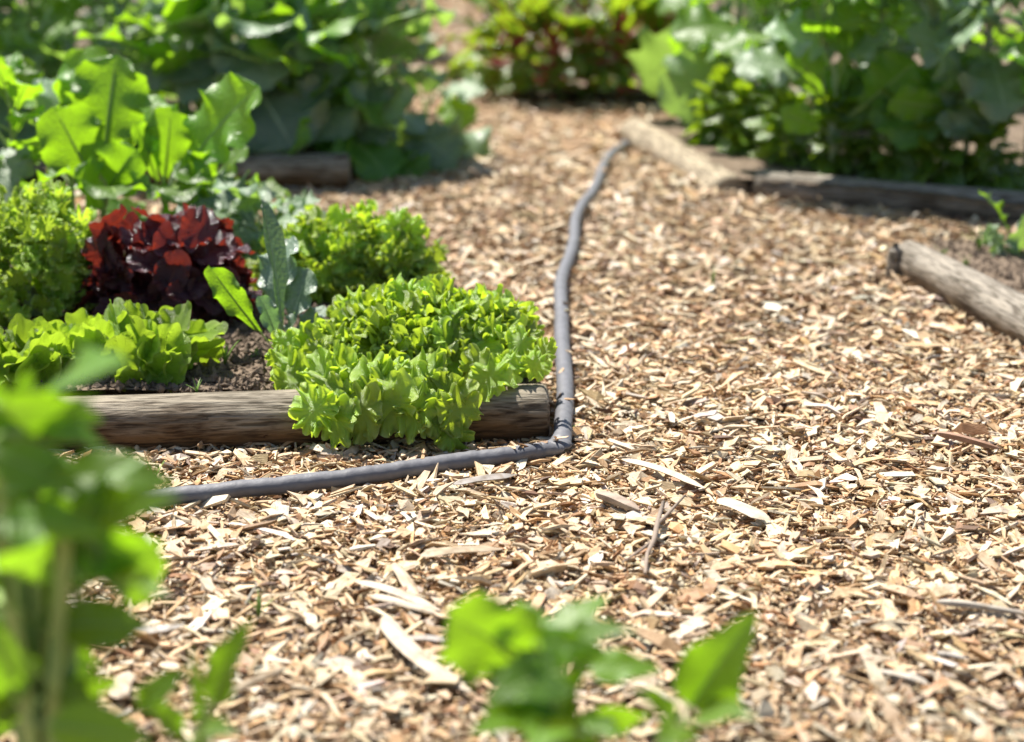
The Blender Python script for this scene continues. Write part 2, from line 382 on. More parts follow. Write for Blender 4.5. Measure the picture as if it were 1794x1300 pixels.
def chip_cols(n, big=False):
    w = PALW * (np.array([2.2, 1.4, .8, .5, .3, .3, 1.6, 2.6]) if big else 1); w = w / w.sum()
    c = PAL[rng.choice(len(PAL), n, p=w)] * rng.uniform(.72, 1.12, (n, 1))
    return np.clip(c * (1 + rng.normal(0, .03, (n, 3))), 0.02, .78)
_pt = Wob(7, 2, 8, 2, 44)
def chip_field(n, y0, y1, size, sections, margin=0.3, med=.0195):
    y = np.sqrt(rng.uniform(y0 * y0, y1 * y1, n)); x = rng.uniform(-1, 1, n) * (0.275 * y + margin)
    ok = np.ones(n, bool)
    for p in BEDS: ok &= ~inside(x, y, p)
    x, y = x[ok], y[ok]; n = len(x)
    kind = rng.uniform(0, 1, n)
    Ln = np.exp(rng.normal(np.log(med), 0.55, n)) * size
    Wd = np.where(kind < .58, Ln * rng.uniform(.07, .24, n), Ln * rng.uniform(.35, .75, n)).clip(.0018, .02)
    Ln = Ln.clip(.003, .07)
    T = (rng.uniform(.0015, .0055, n) * size).clip(0, .007)
    lvl = rng.uniform(0, 1, n)
    patch = np.clip(.95 + .13 * _pt(x, y), .72, 1.12)[:, None] * np.array([1.02, .975, .90])
    z = gz(x, y) + 0.000 + 0.020 * lvl ** 1.4
    z -= np.where(hose_dist(x, y) < 0.016, 0.02, 0)
    return chip_arrays(x, y, z, Ln, Wd, T, 0.27, np.where((Ln * Wd > 2.6e-4 * size ** 2)[:, None], chip_cols(n, True), chip_cols(n)) * patch, sections)
parts_ = [chip_field(30000, 1.9, 3.7, 1.0, 2, .3, .0065), chip_field(60000, 1.75, 3.6, 1.0, 3), chip_field(62000, 3.6, 5.6, 1.08, 2), chip_field(52000, 5.6, 13, 1.5, 2, .2)]
off = 0; VV, FF, CC, UU_ = [], [], [], []
for V_, F_, C_, U_ in parts_:
    UU_.append(U_); VV.append(V_); FF.append(F_ + off); CC.append(C_); off += len(V_)
o = link('wood_chips', mesh_np('wood_chips', np.concatenate(VV), np.concatenate(FF), M['chip'], False, uv=np.concatenate(UU_), tint=np.concatenate(CC)), path); o['kind'] = 'stuff'
# the 300 largest chips in the frame, one object each
k = 0
while k < 280:
    y = math.sqrt(random.uniform(2.0 ** 2, 4.3 ** 2)); x = random.uniform(-.28, .28) * y
    A = lambda v: np.array([v])
    if any(inside(A(x), A(y), p)[0] for p in BEDS) or hose_dist(A(x), A(y))[0] < .03 or (x < 0.12 and 2.8 < y < 3.1): continue
    long = random.random() < .45
    Ln = random.uniform(.045, .085) if long else random.uniform(.028, .05)
    Wd = Ln * random.uniform(.10, .22) if long else Ln * random.uniform(.4, .65)
    V_, F_, C_, U_ = chip_arrays(A(0.), A(0.), A(0.), A(Ln), A(Wd), A(random.uniform(.002, .0055)), .15, chip_cols(1, True), 3)
    link('wood_chip', mesh_np('wood_chip', V_, F_, M['chip'], False, uv=U_, tint=C_), path, (x, y, float(gz(x, y)) + .0185)); k += 1

# ------------------------------------------------------------------ splinters and twigs one can single out
def splinter(name, label, cat, p0, p1, w, t, col, bend=0.0, lift=.022, forked=False):
    a, b_ = on_z(*p0, lift), on_z(*p1, lift)
    n = 14; u = np.linspace(0, 1, n); d = np.array((b_ - a)[:]); Ln = np.linalg.norm(d); d /= Ln
    s = np.array([-d[1], d[0], 0]); up = np.array([0, 0, 1.])
    w1 = Wob(5, 4, 14, 1, int(p0[0]))
    prof = np.clip(np.minimum(u * 7 + .25, (1 - u) * 4 + .15), 0, 1) * (1 + .18 * w1(u))
    cen = d[None] * (u * Ln)[:, None] + s[None] * (bend * Ln * np.sin(np.pi * u))[:, None] + up[None] * (.004 * np.sin(3 * u + 1))[:, None]
    ring = []
    for ang in np.linspace(0, 2 * np.pi, 8, endpoint=False):
        r = 1 + .2 * math.sin(3 * ang + p0[1])
        ring.append(cen + s[None] * (prof * w * .5 * math.cos(ang) * r)[:, None] + up[None] * (prof * t * .5 * math.sin(ang) * r)[:, None])
    V = np.stack(ring, 1).reshape(-1, 3)
    F = grid_faces(n, 8, 0, True).tolist()
    c0, c1 = len(V), len(V) + 1; V = np.concatenate([V, cen[:1], cen[-1:]])
    F += [[c0, (j + 1) % 8, j, -1] for j in range(8)] + [[c1, (n - 1) * 8 + j, (n - 1) * 8 + (j + 1) % 8, -1] for j in range(8)]
    tint = np.array(col)[None] * (1 + .2 * np.sin(np.arange(len(V)) * 1.7))[:, None]
    o = link(name, mesh_np(name, V, np.array(F), M['chip'], False, tint=np.clip(tint, 0, .78)), None, a)
    return tag(o, label, cat, 'long splinters lying on the chips')
pale, cream, grey_, tan = (.44, .35, .24), (.47, .39, .29), (.36, .33, .30), (.48, .33, .2)
splinter('wood_splinter', 'long pale curved splinter sloping down beside the bottom middle leafy plant', 'wood splinter', (672, 1085), (825, 1208), .022, .012, cream, -.06)
splinter('wood_splinter', 'upper of two pale splinters lying side by side left of centre', 'wood splinter', (622, 1022), (772, 1066), .014, .008, cream, .03)
splinter('wood_splinter', 'lower of two pale splinters lying side by side left of centre', 'wood splinter', (648, 1048), (770, 1072), .012, .008, cream, -.02)
splinter('wood_splinter', 'tan splinter standing across the ends of the two paired splinters', 'wood splinter', (690, 990), (735, 1050), .016, .007, pale)
splinter('wood_splinter', 'long cream splinter lying flat above the paired splinters', 'wood splinter', (736, 978), (880, 958), .018, .008, pale, .04)
splinter('wood_splinter', 'grey split splinter lying just below the hose under the log', 'wood splinter', (795, 852), (905, 828), .018, .008, grey_)
splinter('wood_splinter', 'long pale splinter right of the hose bend, sloping down right', 'wood splinter', (1090, 808), (1235, 852), .017, .008, pale, .05)
splinter('wood_splinter', 'weathered grey brown splinter in the middle of the path', 'wood splinter', (1045, 868), (1120, 890), .026, .012, (.33, .26, .2))
splinter('wood_splinter', 'pale leaf shaped splinter on the path right of the dry twig', 'wood splinter', (1258, 878), (1350, 908), .026, .008, cream)
splinter('wood_splinter', 'silvery splinter near the front left plant, tilted up right', 'wood splinter', (160, 1128), (320, 1092), .018, .008, (.55, .52, .48))
splinter('wood_splinter', 'short upright splinter at the bottom left between the leaves', 'wood splinter', (208, 1228), (225, 1172), .024, .008, cream)
splinter('wood_splinter', 'long thin splinter at the bottom edge right of the front left plant', 'wood splinter', (398, 1222), (500, 1165), .012, .008, pale)
splinter('wood_splinter', 'long greyish splinter at the right edge of the path', 'wood splinter', (1640, 1058), (1790, 1070), .014, .008, (.36, .32, .26))
splinter('wood_splinter', 'brown bark splinter near the right edge, upper of its two', 'wood splinter', (1640, 762), (1752, 782), .018, .010, (.28, .16, .1))
tw = empty('dry_twig', on_z(1130, 1000, .024))
def tube_np(pts, rad, seg=8, cap=True, flat=None):
    P = np.array([tuple(p) for p in pts], float); n = len(P); rad = np.broadcast_to(np.asarray(rad, float), (n,))
    T = np.gradient(P, axis=0); T /= np.linalg.norm(T, axis=1)[:, None]
    up = np.array([0, 0, 1.0])
    A = np.cross(up, T); ln = np.linalg.norm(A, axis=1); bad = ln < .15
    if bad.any(): A[bad] = np.cross(np.array([0, 1.0, 0]), T[bad]); ln = np.linalg.norm(A, axis=1)
    A /= ln[:, None]; Bn = np.cross(T, A)
    th = np.linspace(0, 2 * np.pi, seg, endpoint=False)
    fl = np.ones(n) if flat is None else np.asarray(flat)
    V = P[:, None] + (A[:, None] * (np.cos(th)[None, :, None] * (2 - fl)[:, None, None]) + Bn[:, None] * (np.sin(th)[None, :, None] * fl[:, None, None])) * rad[:, None, None]
    V = V.reshape(-1, 3); F = grid_faces(n, seg, 0, True)
    if cap:
        V = np.concatenate([V, P[:1], P[-1:]]); c0, c1 = len(V) - 2, len(V) - 1
        F = np.concatenate([F, [[c0, (j + 1) % seg, j, -1] for j in range(seg)], [[c1, (n - 1) * seg + j, (n - 1) * seg + (j + 1) % seg, -1] for j in range(seg)]])
    return V, F
tb = tw.location
tw_mat = plain_mat('twig_bark', (0.22, 0.17, 0.13), 0.8, 80)
def seg_(px_pts, r, z=.026):
    return [on_z(a, b_, z) - tb for a, b_ in px_pts]
V_, F_ = tube_np(seg_([(1130, 1005), (1134, 970), (1146, 945), (1152, 915), (1162, 880)], 0), [.0022, .003, .004, .004, .003]); link('stem', mesh_np('twig', V_, F_, tw_mat), tw)
V_, F_ = tube_np(seg_([(1150, 920), (1170, 900), (1200, 868)], 0), [.003, .0025, .0015]); link('side_shoot', mesh_np('twig', V_, F_, tw_mat), tw)
V_, F_ = tube_np(seg_([(1146, 945), (1125, 962), (1090, 985)], 0), [.0025, .002, .0012]); link('side_shoot', mesh_np('twig', V_, F_, tw_mat), tw)
tag(tw, 'thin forked dry twig standing out on the chips in mid path', 'twig')

# ------------------------------------------------------------------ logs
def wood_log(label, A, B, r0, r1, mat, seed, sink=.006, cat='log', group='logs edging the beds', seg=40, n=110, ends=(1, 1), name='edging_log', lift=None):
    A, B = Vector(A), Vector(B)
    ctr = (A + B) / 2; d = (B - A); Ln = d.length
    o = empty(name, (ctr.x, ctr.y, 0))
    x = np.linspace(-Ln / 2, Ln / 2, n); th = np.linspace(0, 2 * np.pi, seg, endpoint=False)
    X, TH = np.meshgrid(x, th, indexing='ij')
    u = (X / Ln + .5)
    w1, w2, w3 = Wob(6, 3, 9, 2, seed), Wob(10, 12, 40, 2, seed + 1), Wob(4, 2, 6, 1, seed + 2)
    rad = (r0 + (r1 - r0) * u) * (1 + .035 * w1(X * 1.0, 2 * np.sin(TH)) + .012 * w2(X * .25, 5 * TH * 0 + 6 * np.cos(TH) + 5 * np.sin(TH)))
    rad += -.0030 * (np.abs(np.sin(TH * 4.5 + .7 * np.sin(X * 3 + seed))) < .075) * (np.sin(X * 7 + 3 * np.floor(TH * 1.43)) > -.3)          # drying cracks
    ch = np.minimum(u, 1 - u) * Ln
    rad *= 1 - .16 * np.clip(1 - ch / .008, 0, 1) ** 2
    V = np.stack([X, rad * np.cos(TH), rad * np.sin(TH) + .004 * w3(X * 1.0)], -1).reshape(-1, 3)
    F = grid_faces(n, seg, 0, True)
    rot = math.atan2(d.y, d.x); zc = (r0 + r1) / 2 - sink
    body = link('trunk_piece', mesh_np('log_body', V, F, mat), o); body.location = (0, 0, zc); body.rotation_euler = (0, -math.atan2(r1 - r0, Ln) * -1, rot)
    for s, i, r in ((-1, 0, r0), (1, n - 1, r1)):
        ring = V[i * seg:(i + 1) * seg]; c = ring.mean(0)
        VV_ = np.concatenate([ring, c + (ring - c) * .5 + np.array([s * .0012, 0, 0]), [c + np.array([s * .0015, 0, 0])]])
        F2 = [[j, (j + 1) % seg, seg + (j + 1) % seg, seg + j] for j in range(seg)] + [[seg + j, seg + (j + 1) % seg, 2 * seg, -1] for j in range(seg)]
        F2 = np.array(F2)
        if s < 0:
            F2 = np.array([[q[1], q[0], q[3], q[2]] if q[3] >= 0 else [q[1], q[0], q[2], -1] for q in F2.tolist()])
        e = link('cut_end', mesh_np('log_end', VV_, F2, M['end'], False), o); e.location = (0, 0, zc); e.rotation_euler = body.rotation_euler
    tag(o, label, cat, group)
    return o
ra, rb = .0535, .047
wood_log('long weathered log in front of the lettuce bed, half under the front lettuce', (FL_A.x, FL_A.y + ra, 0), (FL_B.x - .002, FL_B.y + rb - .004, 0), ra, rb, M['log'], 1, n=180, seg=56)
wood_log('brown log end edging the rear left bed under big leaves', on_z(250, 338), (RB.x, RB.y + .03, 0), .055, .055, M['log'], 4)
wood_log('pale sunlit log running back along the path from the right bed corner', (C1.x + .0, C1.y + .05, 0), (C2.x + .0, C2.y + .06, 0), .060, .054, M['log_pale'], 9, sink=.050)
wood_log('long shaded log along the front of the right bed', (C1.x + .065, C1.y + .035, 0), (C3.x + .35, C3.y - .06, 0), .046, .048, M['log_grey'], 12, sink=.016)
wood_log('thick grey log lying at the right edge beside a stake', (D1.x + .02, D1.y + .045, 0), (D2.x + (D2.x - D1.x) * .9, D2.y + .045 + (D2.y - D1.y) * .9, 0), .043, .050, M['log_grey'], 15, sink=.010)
# stake at the end of the right log
sp_ = on_z(1566, 496)
V_, F_ = tube_np([(0, 0, -.02), (0, 0, .03), (.002, 0, .07), (.004, .003, .088)], [.016, .016, .015, .010], 10)
tag(link('wooden_stake', mesh_np('stake', V_, F_, M['log_grey'], False), None, (sp_.x, sp_.y + .02, 0)), 'short brown stake at the left end of the right edge log', 'stake')

# ------------------------------------------------------------------ hose
def spline(P, m=12):
    P = np.asarray(P); Q = np.concatenate([[2 * P[0] - P[1]], P, [2 * P[-1] - P[-2]]]); out = []
    for i in range(1, len(Q) - 2):
        t = np.linspace(0, 1, m, endpoint=False)[:, None]; a, b_, c, d = Q[i - 1], Q[i], Q[i + 1], Q[i + 2]
        out.append(.5 * (2 * b_ + (c - a) * t + (2 * a - 5 * b_ + 4 * c - d) * t ** 2 + (3 * b_ - a - 3 * c + d) * t ** 3))
    return np.concatenate(out + [P[-1:]])
hp = spline(HOSE, 14)
hw = Wob(6, 4, 30, 1, 8); s_ = np.arange(len(hp)) / 14.0
hp[:, 2] += gz(hp[:, 0], hp[:, 1]) + .002 * hw(s_) ; hp[-14 * 3:, 2] -= np.linspace(0, .05, 42)
rad_ = .0145 * (1 + .03 * hw(s_ * 3))
rad_ = rad_ * (1 - .16 * np.clip((hp[:, 1] - 3.3) / 2.3, 0, 1))
hp[:, 0] += .006 * np.sin(hp[:, 1] * 9) * np.clip((hp[:, 1] - 3.6) / .5, 0, 1)
kink = np.exp(-((s_ - 10.4) / .5) ** 2)
flat_ = .93 - .42 * kink + .04 * hw(s_ * 2)
rad_ = rad_ * (1 + .12 * kink * np.sin(s_ * 22))
V_, F_ = tube_np(hp, rad_, 20, flat=flat_)
for i in range(20):
    q = hp[random.randrange(45, 330)]; A = lambda v: np.array([v])
    V0, F0, C0, U0 = chip_arrays(A(0.), A(0.), A(0.), A(random.uniform(.014, .032)), A(random.uniform(.004, .01)), A(.002), .35, chip_cols(1), 3)
    link('wood_chip', mesh_np('wood_chip', V0, F0, M['chip'], False, uv=U0, tint=C0), path, (q[0] + random.uniform(-.012, .012), q[1] + random.uniform(-.012, .012), q[2] + .0135))
ho = empty('garden_hose', HOSE[10])
link('tube', mesh_np('hose_tube', V_ - HOSE[10], F_, M['hose']), ho)
tag(ho, 'dark grey garden hose bending round the log corner across the chips', 'hose')

# ------------------------------------------------------------------ leaf shapes
CH = {}
def store(key, me, chord): CH[me.name] = chord; LEAF.setdefault(key, []).append(me)
LEAF = {}
def spine_xy(s, bend, phi0=0.0, power=1.3):
    """arc length s (0..1 and a bit more) -> x, z of a spine that droops by 'bend' radians"""
    t = np.linspace(0, 1.4, 141); ph = phi0 - bend * t ** power
    X = np.concatenate([[0], np.cumsum(np.cos(ph[:-1]) * .01)]); Z = np.concatenate([[0], np.cumsum(np.sin(ph[:-1]) * .01)])
    return np.interp(s, t, X), np.interp(s, t, Z), np.interp(s, t, ph)
def fan_leaf(key, mat, seed, spread=1.1, waves=7, amp=1.1, lobes=.12, nlobe=5, bend=.8, cup=.3, nth=90, nr=15, crumple=.07, fine=.35, base=.10, pw=3.0, blis=.03):
    r_ = np.random.default_rng(seed)
    th = np.linspace(-1, 1, nth); rr = np.linspace(0.0, 1, nr) ** .9
    p1, p2, p3, p4 = r_.uniform(0, 6.28, 4)
    R_ = (1 - .28 * np.abs(th) ** 2.2) * (1 - lobes * 2 * (1 - np.abs(np.cos(nlobe * np.pi / 2 * th + p3 * .1 + .5 * np.sin(2 * th + p2))) ** .55) + lobes * .3 * np.sin(nlobe * 3.3 * np.pi * th + p4))
    RR, TH = np.meshgrid(rr, th, indexing='ij')
    w1 = Wob(5, waves * 1.8, waves * 4.2, 1, seed + 50)
    wave = amp * (np.sin(waves * np.pi * TH + p1 + .9 * np.sin(5 * TH + p2)) * .75 + .55 * w1(TH)) * (.75 + .25 * np.sin(3 * TH + p4))
    alpha = RR ** pw * wave + fine * RR ** 4 * np.sin(waves * 2.9 * np.pi * TH + p2 + 2 * np.sin(4 * TH))
    dr = np.diff(np.concatenate([[0], rr]))[:, None]
    ca, sa = np.cumsum(np.cos(alpha) * dr, 0), np.cumsum(np.sin(alpha) * dr, 0)
    ang = spread * TH * (.35 + .65 * RR ** .5) + crumple * RR ** 3 * np.cos(waves * np.pi * TH + p1) * 2
    x = base * RR + ca * R_[None] * np.cos(ang) * .95 + 0
    y = ca * R_[None] * np.sin(ang); h = sa * R_[None] * .8
    stalk = np.clip(1 - RR * 4, 0, 1); y = y * (1 - stalk * .2) + .05 * TH * stalk
    h = h + cup * y ** 2 + blis * Wob(9, 6, 22, 2, seed + 9)(x, y) * RR
    xx, zz, ph = spine_xy(np.clip(x, 0, 1.4), bend)
    V = np.stack([xx - np.sin(ph) * h, y, zz + np.cos(ph) * h], -1).reshape(-1, 3)
    uv = np.stack([RR, TH * .5 + .5], -1).reshape(-1, 2)
    me = mesh_np('leaf_' + key, V, grid_faces(nr, nth), mat, uv=uv)
    cx, cz, _ = spine_xy(np.array([.95]), bend); store(key, me, Vector((cx[0], 0, cz[0])))
def disc_leaf(key, mat, seed, waves=6, amp=1.3, lobes=.1, nlobe=5, bend=.5, cup=.0, fine=.6, pw=2.6, nth=130, nr=14, crumple=.06, blis=.03, ax=1.0):
    """a rounded leaf with a ruffled margin all the way round; base at the origin, tip near x = 1"""
    r_ = np.random.default_rng(seed); p1, p2, p3, p4 = r_.uniform(0, 6.28, 4)
    th = np.linspace(0, 2 * np.pi, nth); rr = np.linspace(0, 1, nr) ** .85
    k2, k3 = waves + int(r_.integers(2, 5)), int(waves * 2.6)
    RR, TH = np.meshgrid(rr, th, indexing='ij')
    R_ = .5 * (1 + .07 * Wob(5, 1, 3, 2, seed + 4)(1.5 * np.cos(th), 1.5 * np.sin(th)) + .03 * Wob(6, 4, 9, 2, seed + 5)(np.cos(th), np.sin(th)) - lobes * 2 * (1 - np.abs(np.cos(nlobe * th / 2 + p3)) ** .6) + lobes * .5 * np.sin(2 * th + p4) + lobes * .25 * np.sin(k3 * th + p1))
    wave = amp * (.8 * np.sin(waves * TH + p1 + .8 * np.sin(2 * TH + p2)) + .5 * np.sin(k2 * TH + p3)) * (.75 + .3 * np.sin(TH + p4))
    al = RR ** pw * wave + fine * RR ** 4 * np.sin(k3 * TH + p2 + 1.5 * np.sin(3 * TH))
    dr = np.diff(np.concatenate([[0], rr]))[:, None]
    ca, sa = np.cumsum(np.cos(al) * dr, 0), np.cumsum(np.sin(al) * dr, 0)
    ang = TH + crumple * RR ** 3 * np.cos(waves * TH + p1) * 2
    x = .5 * ax - ca * R_[None] * np.cos(ang) * ax; y = ca * R_[None] * np.sin(ang); h = sa * R_[None]
    h = h + cup * ((x - .5) ** 2 + y ** 2) + blis * Wob(9, 6, 22, 2, seed + 9)(x, y)
    x = x + .05
    xx, zz, ph = spine_xy(np.clip(x, 0, 1.4), bend); xx = xx + np.minimum(x, 0)
    V = np.stack([xx - np.sin(ph) * h, y, zz + np.cos(ph) * h], -1).reshape(-1, 3)
    uv = np.stack([RR, np.abs(((TH / (2 * np.pi) + .5) % 1) - 0)], -1).reshape(-1, 2)
    me = mesh_np('leaf_' + key, V, grid_faces(nr, nth), mat, uv=uv)
    cx, cz, _ = spine_xy(np.array([1.0]), bend); store(key, me, Vector((cx[0], 0, cz[0])))
def blade_leaf(key, mat, rib, seed, W=.3, prof='ovate', pet=.25, amp=.5, waves=6, lobes=.06, nlobe=7, bend=.8, cup=.35, nu=44, nv=17, ribr=.012, twist=.0, crumple=.03):
    """u along, v across; length 1 includes the bare stalk 'pet'"""
    r_ = np.random.default_rng(seed); p1, p2, p3, p4 = r_.uniform(0, 6.28, 4)
    u = np.linspace(0, 1, nu); v = np.linspace(-1, 1, nv)
    if prof == 'obovate': w = np.where(u < .6, .14 + .86 * np.sin(np.clip(u / .6, 0, 1) * np.pi / 2) ** 1.7, np.sqrt(np.clip(1 - ((u - .6) / .4) ** 2, 0, 1)) ** .9)
    elif prof == 'ovate': w = np.sin(np.pi * u ** .72) ** .8 * (1 - .25 * u)
    elif prof == 'round': w = np.sqrt(np.clip(1 - (2 * u - 1) ** 2, 0, 1)) ** .8
    elif prof == 'lance': w = np.sin(np.pi * u ** .62) ** 1.0
    else: w = np.sin(np.pi * u ** .9) ** .6
    UU, VV_ = np.meshgrid(u, v, indexing='ij'); av = np.abs(VV_); sg = np.sign(VV_)
    ed = 1 + lobes * (np.sin(nlobe * np.pi * UU + p3 + sg * 1.3) + .5 * np.sin(nlobe * 2.6 * np.pi * UU + p4 + sg))
    half = W * w[:, None] * (1 + (ed - 1) * av)
    w1 = Wob(5, waves * 1.5, waves * 4, 1, seed + 70)
    al = cup * .6 + av ** 1.7 * amp * (np.sin(waves * np.pi * UU + p1 + sg * p2) + .6 * w1(UU + sg * 3.1)) * .7
    m_ = nv // 2; y = np.zeros_like(UU); h = np.zeros_like(UU)
    for s in (1, -1):
        for k in range(1, m_ + 1):
            j = m_ + s * k; jp = m_ + s * (k - 1)
            y[:, j] = y[:, jp] + s * half[:, j] / m_ * np.cos(al[:, j]); h[:, j] = h[:, jp] + half[:, j] / m_ * np.sin(al[:, j])
    X = pet + (1 - pet) * UU + crumple * av ** 2 * np.cos(waves * np.pi * UU + p1 + sg * p2)
    X = X - .10 * half * av * (1 - UU) * 0 
    xx, zz, ph = spine_xy(X, bend)
    tw_ = twist * UU; y2 = y * np.cos(tw_) - h * np.sin(tw_); h2 = y * np.sin(tw_) + h * np.cos(tw_)
    V = np.stack([xx - np.sin(ph) * h2, y2, zz + np.cos(ph) * h2], -1).reshape(-1, 3)
    uv = np.stack([UU, VV_ * .5 + .5], -1).reshape(-1, 2)
    F = grid_faces(nu, nv); mi = np.zeros(len(F), int)
    su = np.linspace(0, .9, 16); sx, sz, sph = spine_xy(su, bend)
    rr = ribr * np.clip(1.15 - su, .12, 1)
    TV, TF = tube_np(np.stack([sx + np.sin(sph) * rr * .55, 0 * sx, sz - np.cos(sph) * rr * .55], 1), rr, 6)
    F = np.concatenate([F, np.where(TF >= 0, TF + len(V), -1)]); mi = np.concatenate([mi, np.ones(len(TF), int)])
    uv = np.concatenate([uv, np.zeros((len(TV), 2))]); V = np.concatenate([V, TV])
    me = mesh_np('leaf_' + key, V, F, [mat, rib], uv=uv, mat_idx=mi)
    cx, cz, _ = spine_xy(np.array([1.0]), bend); store(key, me, Vector((cx[0], 0, cz[0])))
def put_leaf(parent, me, pos, az, el, size, roll=0, ws=1.0, name='leaf'):
    o = link(name, me, parent); o.location = pos
    o.rotation_euler = (Matrix.Rotation(az, 3, 'Z') @ Matrix.Rotation(-el, 3, 'Y') @ Matrix.Rotation(roll, 3, 'X')).to_euler()
    o.scale = (size, size * ws, size); return o
def leaf_between(parent, me, base, tip, up, ws=1.0, name='leaf'):
    """a leaf from a base point to a tip point (world), its upper face turned towards 'up'"""
    base, tip, up = Vector(base), Vector(tip), Vector(up)
    t1 = (tip - base); ln = t1.length; t1.normalize()
    t3 = (up - up.dot(t1) * t1).normalized(); t2 = t3.cross(t1)
    c = CH[me.name]; e1 = c.normalized(); e2 = Vector((0, 1, 0)); e3 = e1.cross(e2)
    T = Matrix((t1, t2, t3)).transposed(); E = Matrix((e1, e2, e3))
    s = ln / c.length
    o = link(name, me, parent); o.location = base - parent.location
    o.rotation_euler = (T @ E).to_euler(); o.scale = (s, s * ws, s); return o

for i in range(8): disc_leaf('let', M['lettuce'], 100 + i, 7 + i % 3, 1.3, .07, 4 + i % 3, .4 + .12 * i, .3, .95, 3.0, 180, 17, .09, .06)
for i in range(6): disc_leaf('let_drape', M['lettuce'], 140 + i, 5 + i % 4, 1.45, .07, 3 + i % 2, .35 + .15 * i, .3, .9, 2.4, 170, 17, .1, ax=1.0 + .1 * (i % 3), blis=.06)
for i in range(8): disc_leaf('fri', M['frilly'], 160 + i, 7 + i % 3, 1.5, .12, 6, .4 + .1 * i, .3, .9, 2.4, 150)
for i in range(7): disc_leaf('red', M['red'], 200 + i, 4 + i % 2, .68, .05, 3 + i % 2, .5 + .12 * i, .6, .3, 2.2, 100, blis=.06)
for i in range(6): disc_leaf('but', M['butter'], 240 + i, 4, .6, .04, 3, .4 + .15 * i, .9, .3, 2.2, 100, blis=.05)
for i in range(5): blade_leaf('kale', M['kale'], M['stalk'], 300 + i, .27, 'obovate', .28, .8, 6, .12, 9, .55 + .16 * i, .3, 52, 19, ribr=.016)
for i in range(5): blade_leaf('glauc', M['glauc'], M['palestalk'], 320 + i, .34, 'obovate', .2, 1.0, 7, .16, 9, .8 + .17 * i, .1, 52, 19, ribr=.014)
for i in range(4): blade_leaf('bush', M['bush'], M['stalk'], 340 + i, .30, 'ovate', .2, .3, 4, .03, 5, .6 + .15 * i, .3, 20, 9, ribr=.014)
for i in range(4): blade_leaf('chard', M['chard'], M['redstalk'], 360 + i, .21, 'ovate', .35, .55, 5, .05, 5, .7 + .15 * i, .35, 30, 11, ribr=.022)
for i in range(4): blade_leaf('pepper', M['pepper'], M['stalk'], 380 + i, .19, 'lance', .14, .45, 4, .03, 5, .5 + .2 * i, .3, 32, 13, ribr=.012)
for i in range(3): blade_leaf('blue', M['blue'], M['palestalk'], 410 + i, .24, 'obovate', .25, .8, 6, .12, 8, .3 + .3 * i, .5, ribr=.018)
blade_leaf('strap', M['blue'], M['palestalk'], 401, .12, 'obovate', .12, .35, 5, .06, 7, .35, .9, ribr=.02)
blade_leaf('flat', M['kale'], M['stalk'], 402, .27, 'obovate', .24, .65, 6, .10, 8, .3, .25, 56, 21, ribr=.017)
blade_leaf('flat', M['kale'], M['stalk'], 403, .28, 'obovate', .24, .75, 7, .12, 10, .4, .3, 56, 21, ribr=.017)

# ------------------------------------------------------------------ plants
GOLD = 2.39996
def head(label, px, y, rx, ry, h, n, key, ln, seed=1, name='lettuce', z=SOIL_Z, low=-.1, jit=.3, skew=.0, out=.55, upw=.5, depth=(.72, 1.05)):
    """a loose-leaf head: curled leaves standing out of a lumpy flattened dome, each facing outwards"""
    rd = random.Random(seed)
    loc = on_y(px, 600, y); loc.z = z
    o = empty(name, loc)
    for i in range(n):
        dz = 1 - (1 - low) * ((i + .5) / n) ** .9; q = math.sqrt(max(0, 1 - dz * dz)); az = i * GOLD + rd.uniform(-.4, .4)
        k = rd.uniform(*depth) * (1 + .10 * math.sin(3 * az + seed) * q + .08 * math.sin(6 * az + 4 * dz + 2 * seed))
        N = Vector((q * math.cos(az) / rx, q * math.sin(az) / ry, max(dz, -.1) / h)).normalized()
        c = Vector((rx * q * math.cos(az) * k, ry * q * math.sin(az) * k, max(.012, h * max(dz, 0) * k * (1 + skew * q * math.cos(az)) + .018)))
        tan = Vector((rd.gauss(0, 1), rd.gauss(0, 1), rd.gauss(0, 1))); tan = (tan - tan.dot(N) * N).normalized()
        d = (N * out + tan * .75 + Vector((q * math.cos(az) * .3, q * math.sin(az) * .3, upw * (.4 + dz)))).normalized()
        l = ln * rd.uniform(1 - jit, 1 + jit)
        base = c - d * l * .6; tip = c + d * l * .4
        base.z = max(base.z, .004); tip.z = max(tip.z, .006)
        leaf_between(o, rd.choice(LEAF[key]), base + loc, tip + loc, N + tan * rd.uniform(-.5, .5) + Vector((0, 0, .3)), rd.uniform(.85, 1.15))
    V, F = tube_np([(0, 0, -.01), (0, 0, .03), (0, 0, .055)], [.018, .016, .006], 8); link('stem', mesh_np('lettuce_stem', V, F, M['palestalk']), o)
    return tag(o, label, 'lettuce', 'lettuces in the front bed')
front = head('large bright green oak leaf lettuce spilling over the front log', 722, 3.235, .19, .145, .094, 235, 'let', .077, seed=2, skew=.3)
rd = random.Random(77)
